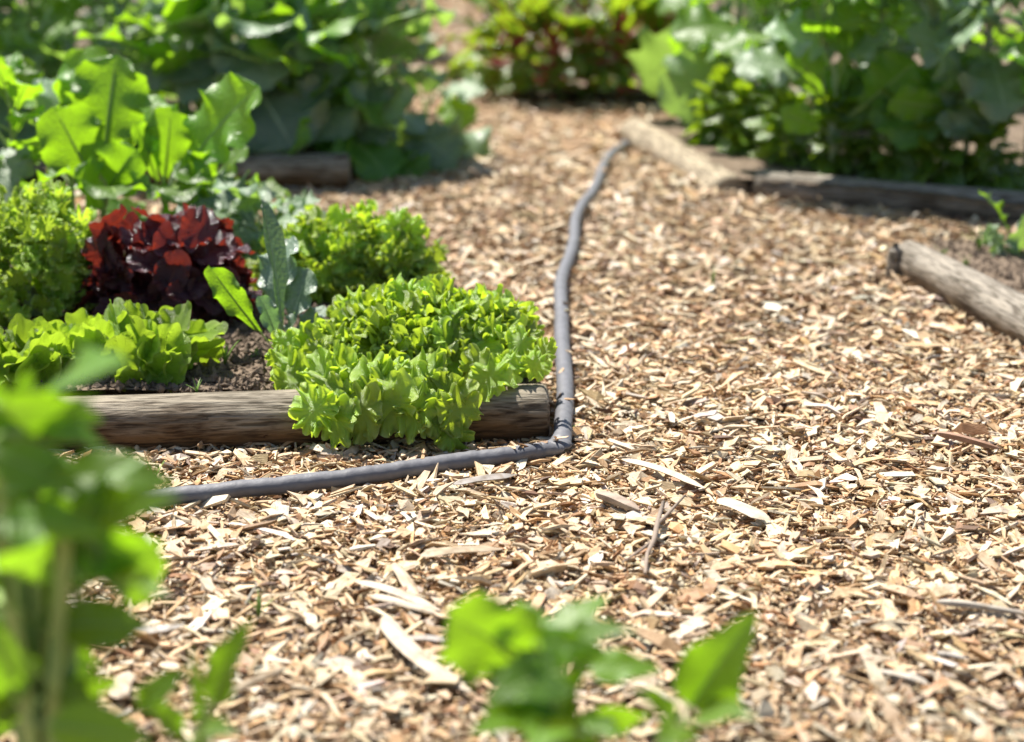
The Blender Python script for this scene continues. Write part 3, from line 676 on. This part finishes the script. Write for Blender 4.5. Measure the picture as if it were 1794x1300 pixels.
for tx, ty in ((520, 690), (548, 715), (575, 755), (600, 760), (590, 720), (632, 730), (655, 760), (668, 725), (700, 740), (712, 715), (745, 765), (770, 740), (785, 765), (808, 788), (800, 725), (770, 705), (845, 690), (905, 675), (925, 660), (495, 668), (615, 748), (640, 752), (690, 712), (722, 752), (778, 722), (650, 712), (735, 702), (690, 758), (790, 750), (530, 705), (640, 700), (560, 690), (830, 672), (880, 660),
               (475, 645), (500, 630), (530, 655), (600, 680), (680, 690), (740, 690), (620, 655), (660, 665), (700, 655), (760, 665), (560, 640), (940, 640), (925, 625)):
    yt = 2.95 + max(0, (745 - ty)) * .0013 + (.05 if tx < 545 else 0); T_ = on_y(tx, ty, yt)
    l = rd.uniform(.06, .095) if ty > 668 else rd.uniform(.045, .065); ang = rd.uniform(-1.1, 1.1)
    B_ = T_ + Vector((math.sin(ang) * .6, .40, .55 + .3 * math.cos(ang))) * l
    leaf_between(front, rd.choice(LEAF['let_drape'] if ty > 668 else LEAF['let']), B_, T_, (rd.uniform(-.6, .6), -1, rd.uniform(.2, .9)), rd.uniform(.85, 1.1))
head('green oak leaf lettuce further back behind the narrow brassica seedling', 622, 3.77, .165, .13, .135, 210, 'let', .066, seed=3)
head('dark red lettuce between the green heads', 306, 3.56, .145, .12, .18, 165, 'red', .066, seed=4, name='red_lettuce', upw=.3)
head('pale frilly lettuce at the left edge beside the red lettuce', 62, 3.58, .145, .13, .215, 270, 'fri', .050, seed=5)
head('smooth butterhead lettuce right behind the log on the left', 228, 3.19, .115, .085, .06, 40, 'but', .078, seed=6, upw=.9, out=.4)
head('butterhead lettuce cut off by the left edge behind the log', 52, 3.17, .095, .08, .05, 34, 'but', .072, seed=7, upw=.9, out=.4)

def stemmed(name, label, cat, loc, H, n, L0, L1, key, group=None, el0=-5, el1=75, stem='stalk', sr=.012, h0=.1, seed=1, lean=(0, 0)):
    rd = random.Random(seed)
    o = empty(name, loc)
    top = Vector((lean[0], lean[1], H * .72))
    V, F = tube_np([(0, 0, -.03), top * .5 + Vector((.004, .004, 0)), top], [sr, sr * .85, sr * .4], 8)
    link('stem', mesh_np('plant_stem', V, F, M[stem]), o)
    for i in range(n):
        t = (i + .5) / n
        p = top * (h0 + (1 - h0) * t)
        az = i * GOLD + rd.uniform(-.4, .4); el = R(el0 + (el1 - el0) * t ** 1.2 + rd.uniform(-24, 24))
        ln = (L0 + (L1 - L0) * t) * rd.uniform(.6, 1.25)
        put_leaf(o, rd.choice(LEAF[key]), p, az, el, ln, rd.uniform(-.8, .8), rd.uniform(.8, 1.2))
    return tag(o, label, cat, group)
def hand(name, label, cat, base, leaves, group=None, stalk='stalk'):
    """leaves: (mesh, base pixel, base distance, tip pixel, tip distance, up vector, width)"""
    o = empty(name, base)
    for me, b0, yb, t0, yt, up, ws in leaves:
        B_, T_ = on_y(*b0, yb), on_y(*t0, yt)
        leaf_between(o, me, B_, T_, up, ws)
        q = B_ - o.location; ln = q.length
        if .02 < ln < .9:
            r0 = min(.009, .003 + .012 * ln)
            mid = Vector((q.x * .35, q.y * .35, q.z * .6))
            V, F = tube_np(spline([np.array((0, 0, -.01)), np.array(mid[:]), np.array(q[:])], 5), np.linspace(r0, r0 * .5, 11), 7)
            link('stalk', mesh_np('stalk', V, F, M[stalk]), o)
    return tag(o, label, cat, group)
BL = LEAF['blue']
K, G, S, FT, PP = LEAF['kale'], LEAF['glauc'], LEAF['strap'], LEAF['flat'], LEAF['pepper']
# brassica seedling among the lettuces
b_ = on_y(492, 610, 3.33); b_.z = SOIL_Z
hand('brassica_seedling', 'young brassica with one tall narrow grey green leaf between the lettuces', 'plant', b_, [
    (S[0], (494, 612), 3.33, (458, 352), 3.38, (.9, -1, .25), .72),
    (FT[0], (480, 612), 3.33, (368, 468), 3.3, (-.2, -1, .5), .5),
    (BL[0], (500, 612), 3.34, (542, 470), 3.40, (-.4, -.8, .6), .95),
    (BL[1], (500, 612), 3.34, (570, 540), 3.38, (-.1, -.6, 1), .8),
    (BL[2], (490, 612), 3.36, (505, 420), 3.46, (-.5, -1, .4), .8),
    (BL[1], (490, 612), 3.32, (455, 520), 3.28, (.4, -1, .6), .7),
    (BL[0], (496, 612), 3.32, (520, 560), 3.24, (.1, -.8, .8), .9),
    (K[2], (498, 612), 3.33, (540, 640), 3.25, (0, -.2, 1), .6),
    (FT[1], (488, 614), 3.33, (440, 625), 3.27, (0, -.3, 1), .5)])
# the two broccoli-like plants at the back left of the bed
b_ = on_y(180, 358, 4.18); b_.z = SOIL_Z
hand('broccoli_plant', 'broad leaved brassica with upright leaves left behind the red lettuce', 'plant', b_, [
    (FT[0], (182, 360), 4.16, (95, 190), 4.08, (.5, -1, .2), 1.15),
    (FT[1], (178, 350), 4.18, (205, 95), 4.20, (-.1, -1, .4), 1.0),
    (K[0], (185, 350), 4.20, (150, 88), 4.33, (0, -.6, 1), .8),
    (G[1], (175, 350), 4.23, (85, 140), 4.33, (.4, -.3, 1), .9),
    (K[1], (185, 355), 4.16, (240, 260), 4.03, (0, -1, .4), 1.0),
    (K[3], (175, 360), 4.16, (130, 310), 4.00, (.2, -1, .6), 1.1),
    (K[2], (185, 360), 4.16, (205, 345), 3.93, (.2, -.6, 1), 1.1),
    (K[4], (180, 355), 4.20, (245, 205), 4.33, (-.4, -.6, .7), .9)], 'leafy brassicas at the back of the front bed')
b_ = on_y(290, 352, 4.18); b_.z = SOIL_Z
hand('broccoli_plant', 'broad leaved brassica leaning right above the red lettuce', 'plant', b_, [
    (FT[1], (288, 352), 4.16, (455, 150), 4.08, (-.6, -1, .55), .85),
    (FT[0], (285, 345), 4.16, (300, 190), 4.14, (.2, -1, .15), 1.0),
    (FT[0], (282, 345), 4.18, (238, 215), 4.10, (.8, -.8, .3), .6),
    (K[0], (292, 348), 4.15, (372, 310), 4.04, (-.2, -1, .5), 1.0),
    (K[3], (295, 350), 4.15, (330, 352), 3.94, (0, -.6, 1), 1.0),
    (G[1], (385, 385), 4.0, (480, 345), 3.95, (0, -.5, 1), .8),
    (K[1], (300, 370), 4.1, (420, 372), 3.98, (0, -.5, 1), .7),
    (G[2], (290, 345), 4.20, (420, 200), 4.36, (-.3, -.2, 1), .7),
    (K[2], (288, 345), 4.22, (260, 170), 4.33, (.2, -.5, 1), .9)], 'leafy brassicas at the back of the front bed')
for i, (px, y, H, key, lab) in enumerate([(25, 4.25, .42, 'kale', 'tall leafy brassica at the far left, behind the frilly lettuce'), (120, 4.38, .30, 'kale', 'low dark brassica behind the upright brassica on the left'), (365, 4.12, .15, 'kale', 'small low brassica right behind the red lettuce'), (455, 4.0, .12, 'glauc', 'small grey green brassica between the red and the rear green lettuce')]):
    p = on_y(px, 300, y); p.z = SOIL_Z
    stemmed('leafy_brassica', lab, 'plant', p, H, 16, .20, .17, key, 'leafy brassicas at the back of the front bed', 5, 75, seed=300 + i, sr=.009)
b_ = on_y(20, 420, 4.0); b_.z = SOIL_Z
hand('broccoli_plant', 'brassica at the left edge with one leaf arching over the frilly lettuce', 'plant', b_, [
    (K[1], (10, 400), 4.0, (124, 300), 3.92, (.2, -.1, 1), .55),
    (K[0], (5, 400), 4.0, (55, 420), 3.85, (.3, -1, .5), .9),
    (K[3], (0, 390), 4.02, (-60, 290), 3.95, (.3, -.3, 1), .9),
    (G[0], (10, 390), 4.05, (20, 260), 4.2, (0, -.5, 1), .8)], 'leafy brassicas at the back of the front bed')
# rear left bed: big grey green leaves
rear = [(-20, 5.6, .50, 'glauc', 'large leafy plant at the far left edge of the rear bed'), (70, 5.9, .58, 'kale', 'dark leafy plant behind the upright brassica on the left'),
        (230, 5.7, .52, 'glauc', 'grey green leafy plant behind the gap of the two brassicas'), (330, 5.42, .40, 'kale', 'dark low leafy plant just behind the leaning brassica'),
        (440, 5.5, .46, 'glauc', 'silvery leafy plant with wavy leaves above the rear log'), (545, 5.48, .44, 'kale', 'deep green leafy plant above the end of the rear log'),
        (655, 5.6, .42, 'glauc', 'leafy plant hanging over the path at the rear bed corner'), (600, 6.6, .6, 'kale', 'tall green leafy plant in the second row by the path'),
        (400, 6.7, .6, 'glauc', 'tall grey green leafy plant in the second row of the rear bed'), (180, 6.9, .62, 'kale', 'tall leafy plant in the second row on the left'),
        (20, 7.0, .62, 'glauc', 'tall grey leafy plant at the top left corner'), (500, 7.9, .6, 'kale', 'leafy plant in the third row of the rear bed'), (650, 8.2, .5, 'glauc', 'small leafy plant beside the far end of the path'),
        (280, 8.0, .6, 'glauc', 'leafy plant at the top of the rear bed, third row')]
for i, (px, y, H, key, lab) in enumerate(rear):
    p = on_y(px, 300, y); p.z = .07
    stemmed('leafy_brassica', lab, 'plant', p, H, 30, .36, .27, key, 'leafy plants of the rear left bed', -25, 88, seed=30 + i, sr=.014, stem='palestalk')
b_ = on_y(720, 330, 5.45); b_.z = .05
hand('leafy_brassica', 'drooping leaves at the rear bed corner touching the chips', 'plant', b_, [
    (K[1], (690, 250), 5.5, (725, 325), 5.3, (.1, -1, .4), 1.1), (G[3], (700, 230), 5.55, (800, 290), 5.4, (.2, -1, .6), 1.0),
    (K[0], (690, 260), 5.5, (650, 310), 5.35, (0, -1, .4), 1.0), (K[4], (700, 240), 5.55, (760, 300), 5.4, (.2, -.8, .5), .9),
    (G[4], (690, 235), 5.5, (640, 250), 5.35, (0, -.6, 1), 1.0)], 'leafy plants of the rear left bed')
b_ = on_y(745, 240, 6.1); b_.z = .05
hand('leafy_brassica', 'bright green lobed leaf hanging over the path edge', 'plant', b_, [
    (K[2], (770, 150), 6.1, (812, 228), 5.95, (.3, -1, .5), 1.1), (G[1], (760, 170), 6.15, (840, 165), 6.0, (.1, -.6, 1), .9),
    (G[2], (745, 170), 6.15, (760, 120), 6.1, (.1, -.8, .8), 1.0), (K[1], (740, 180), 6.15, (700, 130), 6.05, (.1, -.8, .8), 1.0)], 'leafy plants of the rear left bed')
b_ = on_y(430, 300, 5.42); b_.z = .07
hand('leafy_brassica', 'large silvery wavy leaves drooping in front of the rear log', 'plant', b_, [
    (G[0], (420, 110), 5.5, (515, 262), 5.2, (-.3, -.5, 1), 1.15), (G[1], (400, 170), 5.45, (400, 285), 5.25, (-.3, -.6, .9), 1.0), (G[2], (450, 90), 5.5, (590, 150), 5.35, (-.3, -.5, 1), 1.0),
    (G[3], (410, 100), 5.5, (330, 180), 5.3, (-.2, -.5, 1), 1.0), (G[4], (430, 80), 5.55, (480, 150), 5.25, (-.3, -.4, 1), 1.1), (K[0], (430, 230), 5.45, (470, 320), 5.22, (0, -1, -.1), 1.2), (K[2], (470, 60), 5.6, (520, 150), 5.3, (0, -1, -.2), .9), (G[1], (560, 110), 5.6, (585, 245), 5.3, (-.2, -.6, .9), .9),
    (K[3], (600, 90), 5.6, (570, 190), 5.35, (.2, -1, .2), 1.0), (G[0], (300, 80), 5.6, (350, 140), 5.3, (-.3, -.4, 1), 1.1)], 'leafy plants of the rear left bed')
# chard with red stalks at the back of the path
ch_ = [(905, 6.95, .26), (968, 6.85, .24), (1030, 6.9, .27), (1085, 6.85, .27), (1140, 6.95, .28), (1200, 7.0, .3), (930, 7.6, .34), (1000, 7.7, .36), (1080, 7.6, .36), (1160, 7.7, .38), (870, 7.3, .2)]
chl = ['chard plant with red stalks, leftmost of the front row behind the path', 'low chard plant, second in the row behind the hose end', 'chard plant with reddish stalks straight behind the hose end', 'chard plant with red stalks in the middle of the row', 'chard plant with red stalks near the right bed', 'chard plant touching the broad leaves of the right bed',
       'taller chard in the back row, leftmost', 'taller chard in the back row above the hose end', 'taller chard in the back row, third along', 'taller chard in the back row beside the right bed plants', 'small yellowish chard at the corner where the path narrows']
for i, ((px, y, H), lab) in enumerate(zip(ch_, chl)):
    p = on_y(px, 200, y); p.z = .03
    stemmed('chard_plant', lab, 'chard', p, H, 26, .22, .26, 'chard', 'chard plants behind the path', 5, 80, 'redstalk', .010, .02, 60 + i)
# right bed: tall broad leaves above low bushy foliage
rt = [(1285, 5.95, .58, 'glauc', 'bluish broad leaved plant at the left of the right bed'), (1330, 5.6, .62, 'kale', 'tall green plant above the pale log'), (1430, 5.32, .66, 'kale', 'tall plant with a thick pale stem in the right bed'),
      (1530, 5.25, .62, 'kale', 'broad bright leaved plant in the middle of the right bed'), (1625, 5.15, .66, 'glauc', 'plant with silvery top leaves in the right bed'), (1715, 5.08, .68, 'glauc', 'tall bluish plant near the right edge'),
      (1800, 5.02, .66, 'kale', 'tall plant cut off by the right edge'), (1300, 6.7, .7, 'kale', 'tall plant in the second row behind the pale log'), (1400, 6.7, .75, 'glauc', 'tall bluish plant in the second row of the right bed'), (1540, 6.7, .75, 'kale', 'tall green plant in the second row, right of centre'), (1680, 6.7, .75, 'glauc', 'tall grey plant in the second row near the right edge'), (1800, 6.6, .75, 'kale', 'tall plant in the second row at the right edge')]
for i, (px, y, H, key, lab) in enumerate(rt):
    p = on_y(px, 300, y); p.z = .06
    stemmed('tall_brassica', lab, 'plant', p, H, 15, .33, .31, key, 'tall broad leaved plants of the right bed', -10, 92, 'palestalk', .017, .56, 80 + i)
for base, lab, lv in (((1455, 5.12), 'tall brassica with large glowing upright leaves above the shaded log', [
        (FT[0], (1450, 190), 5.12, (1395, 85), 5.08, (0, -1, -.25), 1.0), (FT[1], (1475, 215), 5.12, (1605, 105), 5.05, (-.3, -1, -.3), 1.1), (K[1], (1465, 150), 5.12, (1500, 40), 5.15, (0, -1, -.2), 1.0),
        (G[1], (1440, 140), 5.14, (1290, 120), 5.05, (-.3, -.6, .9), .9), (G[3], (1460, 120), 5.16, (1345, 60), 5.05, (-.3, -.6, .9), .9), (G[0], (1465, 110), 5.2, (1560, 70), 5.05, (-.3, -.6, .9), .9), (K[3], (1450, 230), 5.1, (1365, 195), 5.0, (.1, -1, .1), .8)]),
    ((1690, 5.0), 'tall bluish brassica with pale upright stalk near the right edge', [
        (G[0], (1690, 190), 5.0, (1640, 85), 4.98, (.2, -.7, .8), 1.0), (G[2], (1695, 200), 5.0, (1735, 100), 4.98, (-.3, -.7, .8), .9), (FT[0], (1680, 190), 5.0, (1560, 175), 4.93, (-.1, -1, -.2), .9),
        (G[3], (1690, 150), 5.02, (1590, 60), 4.95, (-.3, -.6, .9), 1.0), (BL[1], (1700, 220), 5.0, (1780, 190), 4.9, (0, -.8, .7), 1.2), (BL[0], (1690, 240), 4.98, (1640, 215), 4.9, (0, -.8, .7), 1.2)])):
    b_ = on_y(base[0], 340, base[1]); b_.z = .06
    hand('tall_brassica', lab, 'plant', b_, lv, 'tall broad leaved plants of the right bed', 'palestalk')
ug = [(1258, 5.62, .20, 'low bushy plant spilling over the pale log'), (1300, 5.45, .22, 'low bushy plant at the corner of the right bed'), (1375, 5.25, .22, 'low bushy plant behind the left end of the shaded log'), (1465, 5.14, .24, 'low bushy plant behind the middle of the shaded log'),
      (1550, 5.08, .22, 'low bushy plant behind the right half of the shaded log'), (1640, 5.0, .24, 'low yellowish bushy plant near the right edge'), (1730, 4.95, .22, 'low bushy plant at the right edge behind the log'), (1340, 5.9, .3, 'bushy plant under the tall leaves on the left of the right bed'), (1500, 5.9, .3, 'bushy plant under the tall leaves mid right bed'), (1650, 5.8, .3, 'bushy plant under the tall bluish leaves')]
for i, (px, y, H, lab) in enumerate(ug):
    p = on_y(px, 320, y); p.z = .06
    stemmed('bushy_plant', lab, 'plant', p, H, 60, .115, .095, 'bush', 'low bushy plants of the right bed', -10, 75, 'stalk', .005, .1, 110 + i)
b_ = on_y(1745, 440, 4.35); b_.z = .045
hand('young_brassica', 'young grey green plant at the right edge behind the short log', 'plant', b_, [
    (G[0], (1765, 455), 4.3, (1722, 405), 4.25, (.2, -.8, .8), .9), (K[0], (1775, 430), 4.3, (1718, 338), 4.25, (0, -.2, 1), .6),
    (G[3], (1770, 450), 4.3, (1790, 380), 4.2, (0, -.8, .8), .9), (G[2], (1768, 455), 4.3, (1745, 470), 4.15, (0, -.8, .8), .5)])
# back of the garden, top edge of the frame
bk = [(-.9, 9.6), (.55, 9.3), (1.2, 9.2), (1.9, 9.3), (2.6, 9.2), (.2, 10.2), (.9, 10.4), (1.6, 10.4), (2.3, 10.4), (-.35, 11.6), (.5, 8.4), (1.1, 8.3), (1.7, 8.2), (2.3, 8.2)]
bl_ = ['far plant at the top left beyond the rear bed', 'far plant right of the path end', 'far plant behind the chard', 'far plant behind the tall right row', 'far plant at the top right', 'most distant plant by the path', 'most distant plant behind the chard', 'most distant plant, right of centre', 'most distant plant at the top right', 'plant closing the end of the path', 'plant behind the taller chard', 'plant in the third row behind the bluish leaves', 'plant in the third row, right of centre', 'plant in the third row at the top right']
for i, ((x, y), lab) in enumerate(zip(bk, bl_)):
    stemmed('leafy_plant', lab, 'plant', Vector((x, y, .02)), .55, 22, .30, .24, 'kale' if i % 3 else 'glauc', 'plants at the back of the garden', -20, 70, 'palestalk', .014, .1, 140 + i)
# blurred plants in the foreground
yF = 1.47
b_ = on_y(70, 1300, yF); b_.z = 0
fl = [((55, 745), (222, 635), .80, (-.5, -.35, 1), 0), ((0, 740), (190, 785), .9, (.1, -.5, 1), 1), ((30, 700), (60, 640), .9, (.4, -.8, .6), 2), ((0, 830), (150, 820), .9, (.2, -.4, 1), 1),
      ((110, 930), (262, 800), .55, (-.7, -.6, .6), 0), ((150, 960), (318, 868), .6, (-.3, -.9, .6), 3), ((120, 930), (275, 1035), .85, (.2, -1, .6), 2), ((110, 1050), (300, 1050), .5, (.1, -.2, 1), 1),
      ((0, 930), (130, 1010), .9, (.1, -.7, .7), 0), ((20, 1010), (150, 1130), .9, (.2, -.8, .6), 3), ((30, 1120), (180, 1240), .9, (.2, -.6, .8), 1), ((60, 870), (140, 830), .7, (-.2, -.7, .8), 2),
      ((-20, 860), (70, 930), .9, (.3, -.8, .6), 1), ((0, 1150), (60, 1250), .9, (.1, -.7, .7), 2), ((100, 1180), (180, 1300), .8, (.2, -.8, .6), 0), ((20, 1060), (-60, 1000), .9, (.1, -.7, .7), 0), ((60, 960), (150, 905), .8, (-.3, -.8, .6), 1),
      ((70, 1000), (180, 960), .8, (-.2, -.8, .7), 3), ((40, 1200), (10, 1090), .9, (.2, -.9, .4), 2), ((60, 850), (20, 780), .9, (.2, -.9, .5), 3)]
o = hand('pepper_plant', 'big blurred leafy plant in the front left corner', 'plant', b_, [(PP[k], b0, yF + random.uniform(-.06, .06), t0, yF + random.uniform(-.1, .1), up, ws * 1.1) for b0, t0, ws, up, k in fl])
for pts in ([(70, 1690), (75, 1300), (60, 1000), (50, 760)], [(75, 1250), (110, 1050), (150, 950), (180, 900)], [(60, 1000), (30, 900), (0, 820)], [(70, 1250), (40, 1150), (0, 1060)]):
    q = spline([np.array((on_y(a, c, yF) - b_)[:]) for a, c in pts], 6)
    V_, F_ = tube_np(q, np.linspace(.0045, .0025, len(q)), 8); link('stem', mesh_np('stem', V_, F_, M['stalk']), o)
STEMS = [spline([np.array(on_y(a, c, yF)[:]) for a, c in pts], 6) for pts in ([(70, 1690), (75, 1300), (60, 1000), (50, 760)], [(75, 1250), (110, 1050), (150, 950), (180, 900)], [(60, 1000), (30, 900), (0, 820)], [(70, 1250), (40, 1150), (0, 1060)])]
SP = np.concatenate(STEMS)
rd = random.Random(5)
for i in range(44):
    c = rd.uniform(700, 1300) if i < 28 else rd.uniform(900, 1290); a = rd.uniform(-50, 0 + 115 * min(1, max(0, (c - 760) / 150))) if i < 28 else rd.uniform(0, 140); y_ = yF + rd.uniform(-.12, .16)
    B_ = on_y(a, c, y_); ang = rd.uniform(-.5, 1.5) if rd.random() < .75 else rd.uniform(1.5, 3.5); l = rd.uniform(.065, .11)
    bb = np.array(B_[:]); nr_ = SP[np.argmin(np.linalg.norm(SP - bb + np.array([0, 0, .02]), axis=1))]
    V, F = tube_np(np.array([nr_, nr_ * .5 + bb * .5 + np.array([0, 0, .006]), bb]) - np.array(b_[:]), [.003, .0025, .0018], 6)
    link('side_shoot', mesh_np('shoot', V, F, M['stalk']), o)
    leaf_between(o, rd.choice(PP), B_, B_ + Vector((math.cos(ang), rd.uniform(-.5, .3), math.sin(ang) * .7 - .15)) * l, (rd.uniform(-.5, .5), -.8, rd.choice((.9, .5, -.1, -.4))), rd.uniform(1.1, 1.40))
o['group'] = 'blurred plants in the foreground'
b_ = on_y(340, 1300, 1.52); b_.z = 0
o = hand('pepper_plant', 'small blurred plant with two pointed leaves right of the front left plant', 'plant', b_, [
    (PP[0], (365, 1250), 1.52, (442, 1085), 1.50, (-.7, -1, .3), .9), (PP[1], (340, 1290), 1.52, (330, 1120), 1.55, (.6, -.6, .4), .35),
    (PP[2], (230, 1260), 1.50, (340, 1165), 1.50, (-.2, -.8, .7), .9), (PP[1], (330, 1300), 1.50, (240, 1230), 1.46, (.1, -.6, .8), .9), (PP[3], (345, 1300), 1.52, (420, 1290), 1.46, (.1, -.6, .8), .9)], 'blurred plants in the foreground')
q = spline([np.array((on_y(a, c, 1.52) - b_)[:]) for a, c in [(345, 1640), (345, 1400), (350, 1280), (372, 1230)]], 6)
V_, F_ = tube_np(q, .004, 8); link('stem', mesh_np('stem', V_, F_, M['stalk']), o)
b_ = on_y(960, 1300, 1.54); b_.z = 0
o = hand('pepper_plant', 'blurred plant with a broad lobed leaf at the bottom middle', 'plant', b_, [
    (K[1], (1010, 1165), 1.58, (783, 1075), 1.50, (.15, -1, -.1), .95), (PP[1], (965, 1135), 1.56, (1118, 1106), 1.52, (.1, -.6, 1), .9), (PP[0], (960, 1130), 1.60, (1065, 1045), 1.66, (-.3, -.3, 1), 1.3),
    (PP[2], (960, 1150), 1.60, (900, 1050), 1.66, (.2, -.2, 1), 1.2), (PP[3], (1000, 1180), 1.52, (850, 1235), 1.44, (.1, -.6, .8), 1.3), (PP[2], (985, 1180), 1.52, (1040, 1290), 1.46, (-.3, -1, -.3), .9),
    (PP[0], (980, 1260), 1.52, (1045, 1140), 1.50, (-.8, -.8, .4), .7), (PP[1], (960, 1240), 1.52, (830, 1290), 1.42, (.1, -.6, .8), 1.2), (PP[3], (960, 1260), 1.50, (930, 1330), 1.40, (.1, -.7, .7), 1.2)], 'blurred plants in the foreground')
rd = random.Random(9)
for i in range(16):
    a, c = rd.uniform(860, 1040), rd.uniform(1110, 1290); y_ = 1.55 + rd.uniform(-.08, .05); B_ = on_y(a, c, y_)
    ang = rd.uniform(-.2, 3.3); l = rd.uniform(.05, .08)
    leaf_between(o, rd.choice(PP), B_, B_ + Vector((math.cos(ang), rd.uniform(-.5, .2), math.sin(ang) * .45 - .1)) * l, (rd.uniform(-.5, .5), -.8, rd.choice((.9, .4, -.2))), rd.uniform(1.0, 1.5))
    S0 = on_y(970, 1250, 1.55)
    V, F = tube_np(np.array([S0[:], ((S0 + B_) / 2 + Vector((0, 0, .006)))[:], B_[:]]) - np.array(b_[:]), [.003, .0025, .0018], 6)
    link('side_shoot', mesh_np('shoot', V, F, M['stalk']), o)
q = spline([np.array((on_y(a, c, 1.55) - b_)[:]) for a, c in [(950, 1640), (965, 1350), (985, 1200), (970, 1130)]], 6)
V_, F_ = tube_np(q, np.linspace(.006, .004, len(q)), 8); link('stem', mesh_np('stem', V_, F_, M['stalk']), o)
b_ = on_y(1200, 1300, 1.56); b_.z = 0
o = hand('pepper_plant', 'blurred plant with one upright pointed leaf, right of bottom middle', 'plant', b_, [
    (PP[0], (1195, 1262), 1.56, (1326, 1072), 1.54, (-.55, -1, .15), 1.25), (PP[1], (1195, 1270), 1.56, (1105, 1205), 1.54, (.2, -.6, .8), .8), (PP[2], (1200, 1275), 1.55, (1330, 1260), 1.48, (0, -.5, 1), 1.0), (PP[3], (1195, 1280), 1.55, (1150, 1330), 1.46, (0, -.7, .8), 1.0)], 'blurred plants in the foreground')
q = spline([np.array((on_y(a, c, 1.56) - b_)[:]) for a, c in [(1190, 1640), (1195, 1400), (1196, 1262)]], 6)
V_, F_ = tube_np(q, .0045, 8); link('stem', mesh_np('stem', V_, F_, M['stalk']), o)

# ------------------------------------------------------------------ weeds and clods
def tuft(label, p, n, h, name='grass_tuft', cat='grass tuft', seed=0, spread=.5):
    rd = random.Random(seed); o = empty(name, p)
    for i in range(n):
        az = rd.uniform(0, 6.28); l = h * rd.uniform(.6, 1.1); k_ = rd.uniform(.2, 1) * spread; w = l * .035 + .0008
        t = np.linspace(0, 1, 6); d = np.array([math.cos(az), math.sin(az)])
        c = np.stack([d[0] * k_ * l * t ** 1.6, d[1] * k_ * l * t ** 1.6, l * t * (1 - .3 * k_ * t)], 1)
        s = np.array([-d[1], d[0], 0]) * w
        pr = (1 - t ** 2)[:, None] + .03
        V = np.concatenate([c - s * pr, c + np.array([0, 0, w * .5]), c + s * pr], 1).reshape(-1, 3)
        link('blade', mesh_np('grass_blade', V, grid_faces(6, 3), M['grass']), o)
    return tag(o, label, cat)
p = on_z(395, 640, SOIL_Z); tuft('small grass tuft on the bare soil beside the butterhead lettuce', p, 11, .05, seed=1, spread=.9)
p = on_z(270, 852, .012); tuft('small grassy weed between the log and the hose', p, 12, .045, 'weed_tuft', 'weed', 2, .6)
p = on_z(1248, 505, .012); tuft('pale lone seedling standing on the open chips', p, 7, .05, 'weed_tuft', 'weed', 3, .35)
p = on_z(1001, 755, .012); tuft('tiny weed beside the hose bend', p, 6, .018, 'weed_tuft', 'weed', 4, .9)
p = on_z(455, 1085, .012); tuft('thin grassy weed on the chips near the front left plants', p, 9, .04, 'weed_tuft', 'weed', 5, .6)
p = on_z(1690, 478, .05); tuft('small green weed on the right edge log', p, 8, .05, 'weed_tuft', 'weed', 6, .7)
p = on_z(1715, 440, .05); tuft('leafy weed on the bare soil behind the right edge log', p, 16, .06, 'weed_tuft', 'weed', 8, .9)
p = on_z(1650, 452, .05); tuft('small weed at the back of the bare soil by the stake', p, 9, .035, 'weed_tuft', 'weed', 9, .9)
p = on_z(345, 690, SOIL_Z + .01); tuft('tiny weed at the back of the front log', p, 7, .03, 'weed_tuft', 'weed', 7, .8)
# crumbs and clods of soil
n = 9000
x = rng.uniform(-1.2, .1, n); y = rng.uniform(3.07, 4.7, n) ; y[:5500] = rng.uniform(3.07, 3.6, 5500); x[:5500] = rng.uniform(-.75, .05, 5500)
ok = inside(x, y, B1); x, y = x[ok], y[ok]
x5, y5 = rng.uniform(.8, 2.2, 5000), rng.uniform(3.3, 4.4, 5000); ok5 = inside(x5, y5, B5); x5, y5 = x5[ok5], y5[ok5]
zoff = np.concatenate([np.full(len(x), SOIL_Z), np.full(len(x5), .045)]); x, y = np.concatenate([x, x5]), np.concatenate([y, y5]); n = len(x)
w1, w2 = Wob(9, 5, 30, 2, 5), Wob(12, 40, 160, 2, 6)
sz = np.exp(rng.normal(np.log(.0042), .5, n)).clip(.0015, .014)
oct_ = np.array([(1, 0, 0), (0, 1, 0), (-1, 0, 0), (0, -1, 0), (0, 0, 1), (0, 0, -1)], float)
V = oct_[None] * sz[:, None, None] * rng.uniform(.55, 1.3, (n, 6, 1)) + rng.normal(0, .15, (n, 6, 3)) * sz[:, None, None]
V += np.stack([x, y, zoff + .010 * w1(x, y) + .005 * w2(x, y) + sz * .3], -1)[:, None]
fo = np.array([(0, 1, 4), (1, 2, 4), (2, 3, 4), (3, 0, 4), (1, 0, 5), (2, 1, 5), (3, 2, 5), (0, 3, 5)])
F = (fo[None] + (np.arange(n) * 6)[:, None, None]).reshape(-1, 3)
o = link('soil_clods', mesh_np('soil_clods', V.reshape(-1, 3), F, M['soil'], False), soil1); o['kind'] = 'stuff'
